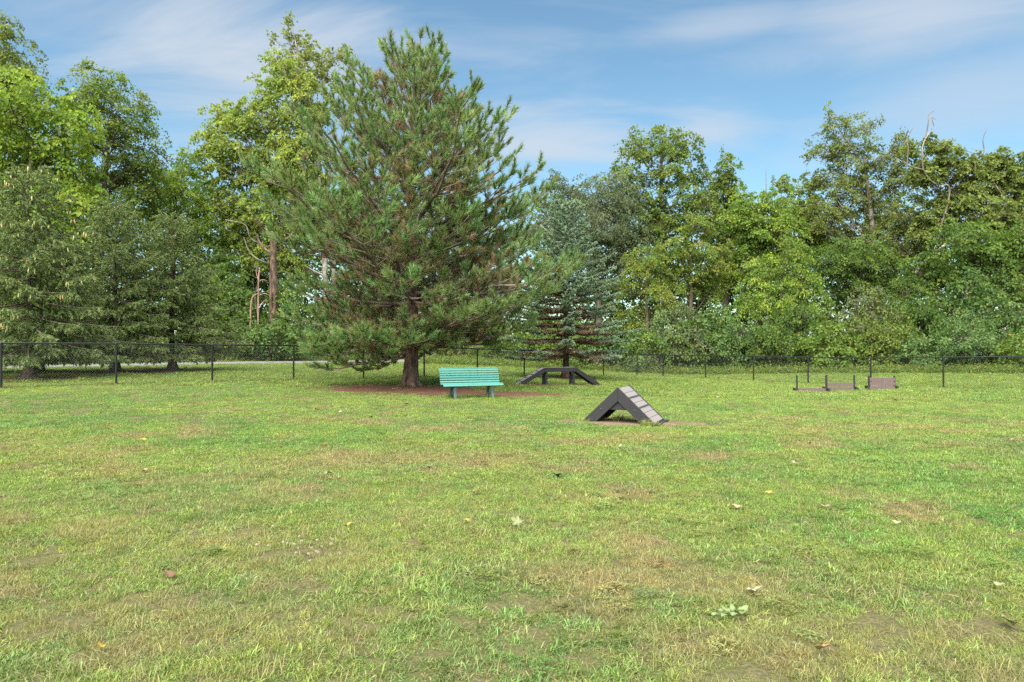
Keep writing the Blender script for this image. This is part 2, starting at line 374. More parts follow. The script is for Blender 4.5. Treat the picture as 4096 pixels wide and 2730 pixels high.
# ------------------------------------------------------------------ lawn
def px_patch(x, y, cx, cy, rx, ry):
    """soft weight of a lawn patch centred at a photo pixel's ground point, radii in metres"""
    c = on_ground(cx, cy); return np.exp(-((x - c[0]) / rx) ** 2 - ((y - c[1]) / ry) ** 2)
def lawn_tint(x, y):
    n1 = fbm(x, y, 2.6, 3, 4); n2 = fbm(x, y, 0.55, 9, 3); n3 = fbm(x * 0.6, y, 6.0, 21, 3); n4 = fbm(x, y, 0.9, 40, 3)
    green = np.array([0.205, 0.305, 0.060]); lush = np.array([0.122, 0.248, 0.056]); dry = np.array([0.298, 0.280, 0.104]); brown = np.array([0.315, 0.225, 0.125])
    c = np.broadcast_to(green, x.shape + (3,)).copy()
    wl = np.clip((n1 - 0.54) * 6, 0, 1) * 0.8 + np.clip((n2 - 0.56) * 6, 0, 1) * 0.7
    for a in ((950, 1770, 1.6, .6), (880, 2400, .8, .5), (2150, 2430, .9, .5), (1900, 2300, .5, .25), (3500, 1780, 1.2, .5), (300, 2600, .6, .4), (3050, 2300, .8, .5), (1900, 1700, 2, .6)): wl = wl + 0.8 * px_patch(x, y, *a)
    wd = np.clip((n4 - 0.56) * 6, 0, 1) * 0.5 + np.clip((n3 - 0.57) * 5, 0, 1) * 0.45
    for a in ((1500, 1850, 2.6, .7), (2350, 2290, .6, .25), (700, 1990, 1.2, .5), (2700, 2320, .7, .25), (1100, 2500, .7, .3), (3200, 1720, 2.2, .8), (1250, 2250, .6, .3), (2300, 1760, 1.5, .4), (420, 2480, .5, .3), (3400, 2600, .6, .3)): wd = wd + 0.42 * px_patch(x, y, *a)
    wb = np.clip((n2 * 0.5 + n4 * 0.5 - 0.60) * 7, 0, 1) * 0.7
    for a in ((1700, 1830, 1.6, .5), (1300, 1860, .9, .4), (3950, 1690, 1.3, .4), (2330, 2310, .4, .15), (900, 2160, .5, .3)): wb = wb + 0.42 * px_patch(x, y, *a)
    far = np.clip((y - 14) / 10, 0, 1)
    wl = np.clip(wl, 0, 1) * (1 - .4 * far); wd = np.clip(wd, 0, 1) * (1 - .65 * far); wb = np.clip(wb, 0, 1) * (1 - .8 * far)
    c = c * (1 - wl[..., None]) + lush * wl[..., None]; c = c * (1 - wd[..., None]) + dry * wd[..., None]; c = c * (1 - wb[..., None]) + brown * wb[..., None]
    c = c * (0.80 + 0.40 * fbm(x, y, .3, 71, 2)[..., None])
    return c, wl, wd, wb

def blades(n, rad, hmin, hmax, w, splay, seg=2, straw=0.12, curl=0.5, rgn=None):
    r = rgn or rng; g = G()
    a = r.uniform(0, 2 * np.pi, n); d = rad * np.sqrt(r.uniform(0, 1, n)); b = np.c_[d * np.cos(a), d * np.sin(a), np.full(n, -0.004)]
    h = r.uniform(hmin, hmax, n); ph = r.uniform(0, 2 * np.pi, n); lean = r.uniform(0.1, 1, n) * splay
    dirv = np.c_[np.cos(ph) * np.sin(lean), np.sin(ph) * np.sin(lean), np.cos(lean)]
    side = np.c_[-np.sin(ph), np.cos(ph), np.zeros(n)]; tw = r.uniform(-0.8, 0.8, n)
    side = nz(side * np.cos(tw)[:, None] + np.cross(dirv, side) * np.sin(tw)[:, None])
    ww = (w * r.uniform(0.7, 1.3, n))[:, None]
    st = (r.uniform(0, 1, n) < straw) * r.uniform(0.5, 1, n) + (r.uniform(0, 1, n) < 0.25) * 0.25
    br = r.uniform(0.48, 1.45, n); col = np.c_[br, np.clip(st, 0, 1), np.zeros(n)]
    rows = []; k = seg
    for s in range(k):
        t = s / k; cur = dirv * (h * t)[:, None]; cur[:, 2] -= curl * h * t * t * np.sin(lean); cur[:, :2] += (curl * h * t * t)[:, None] * np.c_[np.cos(ph), np.sin(ph)] * 0.5
        wd_ = ww * (1 - 0.35 * t) * 0.5; rows += [b + cur - side * wd_, b + cur + side * wd_]
    cur = dirv * h[:, None]; cur[:, 2] -= curl * h * np.sin(lean); cur[:, :2] += (curl * h)[:, None] * np.c_[np.cos(ph), np.sin(ph)] * 0.5
    rows.append(b + cur)
    m = len(rows); V = np.stack(rows, 1).reshape(-1, 3); base = np.arange(n)[:, None] * m
    Cc = np.repeat(col, m, 0)
    q_ = np.concatenate([base + np.array([[2 * s, 2 * s + 1, 2 * s + 3, 2 * s + 2]]) for s in range(k - 1)]) if k > 1 else None
    t_ = base + np.array([[m - 3, m - 2, m - 1]])
    if q_ is not None: g.add(V, q_, Cc); g.F.append(t_)
    else: g.add(V, t_, Cc)
    return g
TUFTS = bpy.data.collections.new('grass_tufts')
def tuft(g, k):
    me = g.mesh('grass_tuft', M['grass']); o = bpy.data.objects.new('tuft_%02d' % k, me); TUFTS.objects.link(o)
for k in range(4): tuft(blades(125, .075, .014, .044, .0036, 1.3, 3, .08), k)
for k in range(2): tuft(blades(34, .07, .028, .068, .0066, 1.35, 3, .04, 0.5), 4 + k)
tuft(blades(120, .07, .028, .066, .0021, 0.9, 2, .4, .35), 6)
tuft(blades(55, .09, .03, .11, .0038, 1.5, 2, .95, .25), 7)
def clover(n):
    g = G()
    for _ in range(n):
        a = rng.uniform(0, 6.28); d = .09 * math.sqrt(rng.uniform()); c = np.array([d * math.cos(a), d * math.sin(a), rng.uniform(.02, .05)])
        for l in range(3):
            t = a * 3 + l * 2.094; u = np.array([math.cos(t), math.sin(t), rng.uniform(-.1, .35)]); s = np.array([-math.sin(t), math.cos(t), 0])
            R = rng.uniform(.007, .012); v = [c, c + u * R - s * R * .7, c + u * R * 1.9, c + u * R + s * R * .7]
            g.add(v, [[0, 1, 2, 3]], (rng.uniform(.7, 1.2), rng.uniform(0, .15), 0))
    return g
tuft(clover(34), 8)
for k in range(3): tuft(blades(170, .24, .024, .060, .0085, 1.15, 2, .10), 9 + k)
tuft(blades(60, .12, .10, .30, .012, 0.75, 3, .15, .6), 12)

def scatter(n, x0, x1, y0, y1):
    x = rng.uniform(x0, x1, n); y = rng.uniform(y0, y1, n); return x, y
def lawn(name, label, zones):
    X = []; Y = []; I = []; S = []
    for (x0, x1, y0, y1, dens, kind) in zones:
        n = int((x1 - x0) * (y1 - y0) * dens); x, y = scatter(n, x0, x1, y0, y1)
        keep = np.abs(x) < 0.86 * y + 2.2
        x = x[keep]; y = y[keep]; n = len(x)
        _, wl, wd, wb = lawn_tint(x, y); u = rng.uniform(0, 1, n)
        if kind == 'near':
            i_ = rng.integers(0, 4, n)
            i_ = np.where((wl > .35) & (u < .5), rng.integers(4, 6, n), i_); i_ = np.where((u > .90) & (wl <= .35), 4, i_)
            i_ = np.where((wd > .4) & (u < .34), 6, i_); i_ = np.where((wb > .3) & (u > .8), 7, i_); i_ = np.where((u > .38) & (u < .42), 7, i_)
            i_ = np.where((fbm(x, y, 1.3, 77) > .6) & (u > .45) & (u < .48), 8, i_)
            s_ = rng.uniform(.62, 1.2, n) * (0.7 + 0.5 * fbm(x, y, .6, 60))
        else:
            i_ = rng.integers(9, 12, n); s_ = rng.uniform(.8, 1.2, n) * (1.0 if kind == 'mid' else 1.35)
            if kind == 'mid': s_ = s_ * .72
        bd = bare_depth(x, y); ragged = bd + (fbm(x, y, .3, 90) - .5) * 1.5
        keep = (ragged > 1.0) | (rng.uniform(0, 1, n) < np.where(bare_depth(x, y, SHEET) < 1, np.where(bd > .8, .14, .02), np.where(bd > .75, .5, .32)))
        s_ = np.where(bd < 1.0, s_ * .75, s_); i_ = np.where((bd < 1.0) & (u < .6) & (kind == 'near'), 7, i_); rk = np.min(np.hypot(x[:, None] - rc[None, ::3, 0], y[:, None] - rc[None, ::3, 1]), 1); keep &= rk > 2.35
        X.append(x[keep]); Y.append(y[keep]); I.append(i_[keep]); S.append(s_[keep])
    for (cx, cy, n, r) in [(2.62, 13.22, 9, .14), (1.4, 13.8, 5, .15), (2.0, 14.2, 8, .3), (-1.75, 20.2, 10, .2), (-.65, 20.35, 10, .2)] + [(p_[0], p_[1], 5, .13) for p_ in FL + FR] + [(-4.9, 23.9, 12, .5)]:
        a = rng.uniform(0, 6.28, n); d = r * np.sqrt(rng.uniform(0, 1, n)); X.append(cx + d * np.cos(a)); Y.append(cy + d * np.sin(a)); I.append(np.full(n, 12)); S.append(rng.uniform(.35, .75, n))
    for (p0_, p1_) in list(zip(FL[:-1], FL[1:])) + list(zip(FR[:-1], FR[1:])):
        t_ = rng.uniform(0, 1, 26); X.append(p0_[0] + (p1_[0] - p0_[0]) * t_ + rng.normal(0, .05, 26)); Y.append(p0_[1] + (p1_[1] - p0_[1]) * t_ + rng.normal(0, .05, 26)); I.append(np.full(26, 12)); S.append(rng.uniform(.25, .55, 26))
    x = np.concatenate(X); y = np.concatenate(Y); n = len(x)
    col, *_ = lawn_tint(x, y)
    behind = np.array([0.125, 0.195, 0.040])
    z = gz(x, y)
    me = bpy.data.meshes.new(name); me.vertices.add(n); me.vertices.foreach_set('co', np.c_[x, y, z].astype(np.float32).ravel())
    a = me.attributes.new('idx', 'INT', 'POINT'); a.data.foreach_set('value', np.concatenate(I).astype(np.int32))
    a = me.attributes.new('size', 'FLOAT', 'POINT'); a.data.foreach_set('value', np.concatenate(S).astype(np.float32))
    rot = np.c_[rng.normal(0, .10, n), rng.normal(0, .10, n), rng.uniform(0, 6.283, n)]
    a = me.attributes.new('rot', 'FLOAT_VECTOR', 'POINT'); a.data.foreach_set('vector', rot.astype(np.float32).ravel())
    a = me.attributes.new('tint', 'FLOAT_COLOR', 'POINT'); a.data.foreach_set('color', np.c_[col * rng.uniform(.78, 1.24, (n, 1)) * np.c_[rng.uniform(.82, 1.2, n), np.ones(n), rng.uniform(.85, 1.2, n)], np.ones(n)].astype(np.float32).ravel())
    me.update(); me.materials.append(M['grass'])
    o = link(name, me); tag(o, label, 'grass', kind='stuff')
    nt = bpy.data.node_groups.new(name, 'GeometryNodeTree')
    nt.interface.new_socket('Geometry', in_out='INPUT', socket_type='NodeSocketGeometry'); nt.interface.new_socket('Geometry', in_out='OUTPUT', socket_type='NodeSocketGeometry')
    N = nt.nodes; L = nt.links; gi = N.new('NodeGroupInput'); go = N.new('NodeGroupOutput')
    ci = N.new('GeometryNodeCollectionInfo'); ci.inputs[0].default_value = TUFTS; ci.inputs[1].default_value = True; ci.inputs[2].default_value = True
    ip = N.new('GeometryNodeInstanceOnPoints'); ip.inputs['Pick Instance'].default_value = True
    def named(nm, ty):
        k = N.new('GeometryNodeInputNamedAttribute'); k.data_type = ty; k.inputs[0].default_value = nm; return k.outputs[0]
    L.new(gi.outputs[0], ip.inputs['Points']); L.new(ci.outputs[0], ip.inputs['Instance'])
    L.new(named('idx', 'INT'), ip.inputs['Instance Index']); L.new(named('rot', 'FLOAT_VECTOR'), ip.inputs['Rotation']); L.new(named('size', 'FLOAT'), ip.inputs['Scale'])
    L.new(ip.outputs[0], go.inputs[0])
    md = o.modifiers.new('scatter', 'NODES'); md.node_group = nt
    return o, n
_, NG = lawn('lawn_grass', 'mown patchy green and straw coloured lawn grass',
     [(-10, 10, 2.2, 8.0, 330, 'near'), (-13.5, 13.5, 8.0, 13, 140, 'near'), (-13.5, 13.5, 8.0, 13, 40, 'mid'), (-22, 22, 13, 22, 34, 'mid'), (-44, 44, 22, 50, 13, 'far')])
STAT = [('grass', NG)]

# ------------------------------------------------------------------ chain-link fence
def build_fence():
    t = thing('chain_link_fence', 'long black chain link fence with top rail around the dog park lawn', 'fence')
    line = [(x, y, 1.285) for x, y in FL] + [(x, y, 1.29 + 0.006 * k) for k, (x, y) in enumerate(FR) if k > 0]
    line = [(-20.9, 13.9, 1.285)] + line
    P = [np.array([x, y, gz(x, y)]) for x, y, h in line]; H = [h for *_, h in line]; corner = 1 + len(FL) - 1
    for k, p in enumerate(P):
        r = 0.042 if k == corner else 0.033
        g = G(); hh = H[k] + (0.05 if k == corner else -0.01)
        v, f = tube([p + [0, 0, -.3], p + [0, 0, hh]], [r, r], 12); g.add(v, f)
        v, f = tube([p + [0, 0, hh], p + [0, 0, hh + .012], p + [0, 0, hh + .035], p + [0, 0, hh + .045]], [r * 1.18, r * 1.18, r * .8, .001], 12); g.add(v, f)
        po = g.build('corner_post' if k == corner else 'post', M['vinyl'], t, True)
        for bz in (.25, .62, .98):
            g = G(); v, f = tube([p + [0, 0, bz - .012], p + [0, 0, bz + .012]], [r * 1.13] * 2, 10); g.add(v, f); g.build('tension_band', M['vinyl'], po, True)
    for k in range(len(P) - 1):
        a, b = P[k], P[k + 1]; d = b - a; Ln = np.linalg.norm(d[:2]); u = np.array([d[0], d[1], 0]) / Ln; nrm = np.array([-u[1], u[0], 0])
        ra = a + [0, 0, H[k] - .005]; rb = b + [0, 0, H[k + 1] - .005]
        g = G(); v, f = tube([ra, rb], [.024, .024], 10); g.add(v, f); g.build('top_rail', M['vinyl'], t, True)
        # woven wires: two families of diagonals clipped to the panel, one lying just in front of the other
        g = G(); hgt = 1.17; st = 0.078; w = .0022
        def pt(s, z, off):
            q_ = min(max(s / Ln, 0), 1); base = a[2] * (1 - q_) + b[2] * q_; top = H[k] * (1 - q_) + H[k + 1] * q_
            return np.array([a[0] + u[0] * s, a[1] + u[1] * s, base + .02 + z / hgt * (top - .03)]) - nrm * (.026 - off)
        for fam in (0, 1):
            s0 = -hgt
            while s0 < Ln:
                e0, e1 = max(s0, 0), min(s0 + hgt, Ln)
                if e1 - e0 > .02:
                    z0, z1 = e0 - s0, e1 - s0
                    if fam: z0, z1 = hgt - z0, hgt - z1
                    v, f = tube([pt(e0, z0, fam * .005), pt(e1, z1, fam * .005)], [w, w], 3); g.add(v, f)
                s0 += st
        for z in (.02, hgt - .02):
            v, f = tube([pt(0, z, .002), pt(Ln, z, .002)], [.0026] * 2, 4); g.add(v, f)
        g.build('chain_link_panel', M['vinyl'], t)
    return P
FP = build_fence()

# ------------------------------------------------------------------ bench
def build_bench():
    a = math.radians(21); c = np.array([(1884 - CX) / F * 20.25, 20.25])
    fz = gz(c[0] + .1, c[1] - .2) - .025
    t = thing('park_bench', 'teal slatted park bench on curved legs beside the pine needle bed', 'bench', (c[0], c[1], fz), a)
    L = 1.80
    # slat centres: y negative is the front, with tilt of the slat face about x
    prof = [(-.285, .405, -62), (-.245, .437, -24), (-.178, .446, 2), (-.105, .438, 8), (-.032, .432, 4), (.036, .447, -28), (.075, .500, -62), (.098, .567, -74), (.117, .634, -76), (.136, .701, -75), (.158, .768, -70), (.187, .832, -60), (.232, .872, -18)]
    me = None
    for (y, z, ang) in prof:
        if me is None:
            me = box_mesh('slat', (L, .049, .026), M['teal'], .007)
        # bend a little along its length as the long slats sag
        link('slat', me, t, (0, y, z), (math.radians(-ang if False else ang) * -1, 0, 0))
    for x in (-.56, .02, .56):
        g = G(); pts = [np.array([x, y + (.022 if z > .46 else 0), z - (.024 if z < .46 else .004)]) for (y, z, _) in prof[1:]]
        pts = np.array(pts)
        for d in (-.019, .019):
            v, f = tube(spline(pts + [d, 0, 0], 40), .011, 6); g.add(v, f)
        v, f = tube(spline(pts, 40), .013, 6); g.add(v, f)
        g.build('back_strap', M['cast'], t, True)
    for x in (-.56, .56):
        lg = G()
        def bar(pts, wd, th):
            P = spline(np.array(pts, float), 18); tgv = nz(np.gradient(P, axis=0)); nn = np.stack([-tgv[:, 1], tgv[:, 0]], -1)
            vv = []
            for p, n_ in zip(P, nn):
                for sx, sn in ((-1, -1), (1, -1), (1, 1), (-1, 1)): vv.append((x + sx * wd / 2, p[0] + n_[0] * sn * th / 2, p[1] + n_[1] * sn * th / 2))
            n_ = len(P); i = np.arange(n_ - 1)[:, None] * 4; j = np.arange(4)[None]; k = (j + 1) % 4
            lg.add(vv, np.stack([i + j, i + k, i + 4 + k, i + 4 + j], -1).reshape(-1, 4)); lg.F.append(np.array([[0, 1, 2, 3], [4 * n_ - 4, 4 * n_ - 3, 4 * n_ - 2, 4 * n_ - 1]]) + lg.n - len(vv))
        bar([(-.33, -.03), (-.29, .08), (-.245, .22), (-.235, .33), (-.25, .405)], .072, .045)
        bar([(.20, -.03), (.165, .08), (.11, .22), (.085, .33), (.09, .43)], .072, .045)
        bar([(-.235, .30), (-.19, .39), (-.08, .405), (.04, .39), (.085, .30)], .06, .034)
        bar([(-.30, .07), (-.20, .145), (-.07, .17), (.06, .145), (.17, .07)], .06, .034)
        lg.build('leg_frame', M['cast'], t, False)
    boxp('cross_bar', t, (1.12, .03, .02), (0, -.08, .40), M['cast'])
    return t
build_bench()

# ------------------------------------------------------------------ A-frame ramp
def ramp_boards(t, x0, z0, x1, z1, y0, y1, nb, cleats, drop=.022, foot=.06):
    """boards laid across a slope from its foot (x0,z0) to its head (x1,z1)"""
    dx, dz = x1 - x0, z1 - z0; Ln = math.hypot(dx, dz); ang = math.atan2(dz, dx); w = (Ln - foot - .02) / nb
    n = (-math.sin(ang), math.cos(ang))
    if n[1] < 0: n = (-n[0], -n[1])
    me = box_mesh('tread_board', (w - .006, y1 - y0, .024), M['taupe'], .003); mc = box_mesh('cleat', (.030, y1 - y0, .022), M['grey'], .004)
    for k in range(nb):
        s = foot + (k + .5) * w; c = (x0 + dx * s / Ln - n[0] * drop, z0 + dz * s / Ln - n[1] * drop)
        link('tread_board', me, t, (c[0], (y0 + y1) / 2, c[1]), (0, -ang, 0))
    for k in cleats:
        s = foot + k * w; c = (x0 + dx * s / Ln - n[0] * (drop - .019), z0 + dz * s / Ln - n[1] * (drop - .019))
        link('cleat', mc, t, (c[0], (y0 + y1) / 2, c[1]), (0, -ang, 0))
def build_aframe():
    p0, p1 = np.array([1.36, 13.85]), np.array([2.73, 13.24]); d = p1 - p0; rz = math.atan2(d[1], d[0]); c = (p0 + p1) / 2
    t = thing('a_frame_ramp', 'small charcoal A-frame dog agility ramp with grey boards, nearest to the camera', 'dog ramp', (c[0], c[1], gz(*c) + .005), rz)
    hx, H, D = .745, .70, .90; v = .27; k = v * hx / H
    for y in (0, D - .042):
        for s in (-1, 1):
            prism('side_plank', t, [(s * hx, 0), (0 + s * .001, H), (s * .001, H - v), (s * (hx - k), 0)], y, y + .042, M['char'])
    for s in (-1, 1):
        ramp_boards(t, s * hx, 0, 0, H, .043, D - .043, 7, (3, 5))
        boxp('foot_plate', t, (.30, D + .03, .016), (s * (hx - .09), D / 2, .010), M['char'], bev=.003)
    for y in (.065, D - .065):
        boxp('cross_brace', t, (.60, .042, .145), (0, y, .33), M['char'])
    for x in (-.335, .335):
        g = G(); vv, f = tube([(x, -.001, .27), (x, -.007, .27), (x, -.011, .27)], [.012, .012, .004], 8); g.add(vv, f); g.build('bolt', M['bolt'], t)
build_aframe()

# ------------------------------------------------------------------ dog walk bridge
def build_dogwalk():
    Y = 27.1; a = on_ground(2067, 1541); rz = math.radians(19); u = np.array([math.cos(rz), math.sin(rz)])
    Lh, Rr, H, D = .67, 1.16, .70, .46
    c = a[:2] + u * (Lh + Rr)
    zc = gz(*c); t = thing('dog_walk_bridge', 'charcoal raised dog walk with a ramp at each end by the blue spruce trunk', 'dog bridge', (c[0], c[1], zc), rz)
    la = float(gz(*a[:2])) - zc; e = c + u * (Lh + Rr); ra = float(gz(*e)) - zc
    for y in (0, D - .04):
        prism('deck_beam', t, [(-Lh, H - .175), (Lh, H - .175), (Lh, H), (-Lh, H)], y, y + .04, M['char'])
        for s, z0 in ((-1, la), (1, ra)):
            prism('ramp_side', t, [(s * (Lh + .003), H), (s * (Lh + Rr), z0 + .0), (s * (Lh + Rr - .29), z0), (s * (Lh + .003), H - .19)], y + .002, y + .042, M['char'])
        for x in (-.58, .58):
            boxp('leg', t, (.09, .075, H - .05), (x, y + (.085 if y == 0 else -.045), (H - .05) / 2 - .05), M['char'])
    for k in range(9):
        w = 2 * Lh / 9; boxp('deck_board', t, (w - .008, D - .086, .024), (-Lh + (k + .5) * w, D / 2, H - .016), M['taupe'], bev=.003)
    ramp_boards(t, -Lh - Rr, la, -Lh - .01, H, .045, D - .045, 10, (2, 4, 6, 8), .02, .03)
    ramp_boards(t, Lh + Rr, ra, Lh + .01, H, .045, D - .045, 10, (2, 4, 6, 8), .02, .03)
build_dogwalk()

# ------------------------------------------------------------------ jumps
def build_jump(xl, xr, Y, rz, nb, H, label, thick=.05):
    a = np.array([(xl - CX) / F * Y, Y]); wd = (xr - xl) / F * Y; u = np.array([math.cos(rz), math.sin(rz)]); c = a + u * wd / 2
    t = thing('jump_hurdle', label, 'dog jump', (c[0], c[1], gz(*c)), rz, 'dog agility jumps near the right fence')
    for s in (-1, 1):
        boxp('post', t, (thick, .07, H), (s * wd / 2, 0, H / 2 - .01), M['char'])
        prism('foot_block', t, [(-.045, -.02), (.045, -.02), (.045, .10), (.015, .16), (-.045, .16)], -.17, .17, M['char']).location = (s * (wd / 2 + thick / 2 + .046), 0, 0)
    bl = wd - thick - .006; z = .012
    for k in range(nb):
        boxp('board', t, (bl + (.05 if nb == 3 else 0), .035, .145), (0, -.056 if nb == 3 else 0, z + .0725), M['mauve']); z += .145 + .028
    if nb == 3:
        for s in (-1, 1):
            for k in range(2): boxp('spacer', t, (.045, .03, .024), (s * (wd / 2 - .02), -.05, .012 + .145 + .014 + k * .173), M['char'], bev=.002)
build_jump(3188, 3300, 27.7, math.radians(-6), 1, .67, 'one board dog jump with tall dark posts, leftmost of the three jumps')
build_jump(3306, 3413, 28.6, math.radians(-5), 2, .66, 'two board dog jump with tall dark posts, middle of the three jumps')
build_jump(3476, 3572, 29.3, math.radians(-7), 3, .59, 'three board dog jump with short dark posts, rightmost of the three jumps', .055)

# ------------------------------------------------------------------ needles and leaves
def needle_fan(g, P0, D, Ln, n, nl, nw, th0, th1, col, colvar=.2, up=0.0):
    """n needles on every shoot (start P0, direction D, length Ln); col per shoot"""
    m = len(P0); P0 = np.repeat(P0, n, 0); D = np.repeat(nz(D), n, 0); Ln = np.repeat(Ln, n); col = np.repeat(col, n, 0); nl = np.repeat(nl, n) if np.ndim(nl) else nl
    k = m * n; t = rng.uniform(0, 1, k); a = rng.uniform(0, 2 * np.pi, k)
    ref = np.where(np.abs(D[:, 2:3]) < .9, np.array([[0, 0, 1.0]]), np.array([[1.0, 0, 0]])); s = nz(np.cross(D, ref)); b = np.cross(D, s)
    rad = s * np.cos(a)[:, None] + b * np.sin(a)[:, None]; th = rng.uniform(th0, th1, k) * (1.1 - .45 * t)
    nd = D * np.cos(th)[:, None] + rad * np.sin(th)[:, None]; nd[:, 2] += up
    base = P0 + D * (Ln * t)[:, None]; tip = base + nd * (nl * rng.uniform(.75, 1.15, k))[:, None]
    sd = nz(np.cross(nd, rng.normal(size=(k, 3)))) * (nw * .5)
    V = np.stack([base - sd, base + sd, tip], 1).reshape(-1, 3)
    c = col * rng.uniform(1 - colvar, 1 + colvar, (k, 1)); g.add(V, np.arange(3 * k).reshape(-1, 3), np.repeat(c, 3, 0))
def leaf_quads(g, P, A, Nn, Ln, Wd, col, fold=.12):
    """folded lozenge leaves at P, long axis A, face normal Nn"""
    A = nz(A); B = nz(np.cross(Nn, A)); Nn = np.cross(A, B); L_ = Ln[:, None]; W_ = Wd[:, None]
    V = np.stack([P - A * L_ * .5, P - A * L_ * .05 + B * W_ * .5 + Nn * W_ * fold, P + A * L_ * .5 - Nn * L_ * .08, P - A * L_ * .05 - B * W_ * .5 + Nn * W_ * fold], 1).reshape(-1, 3)
    g.add(V, np.arange(len(V)).reshape(-1, 4), np.repeat(col, 4, 0))

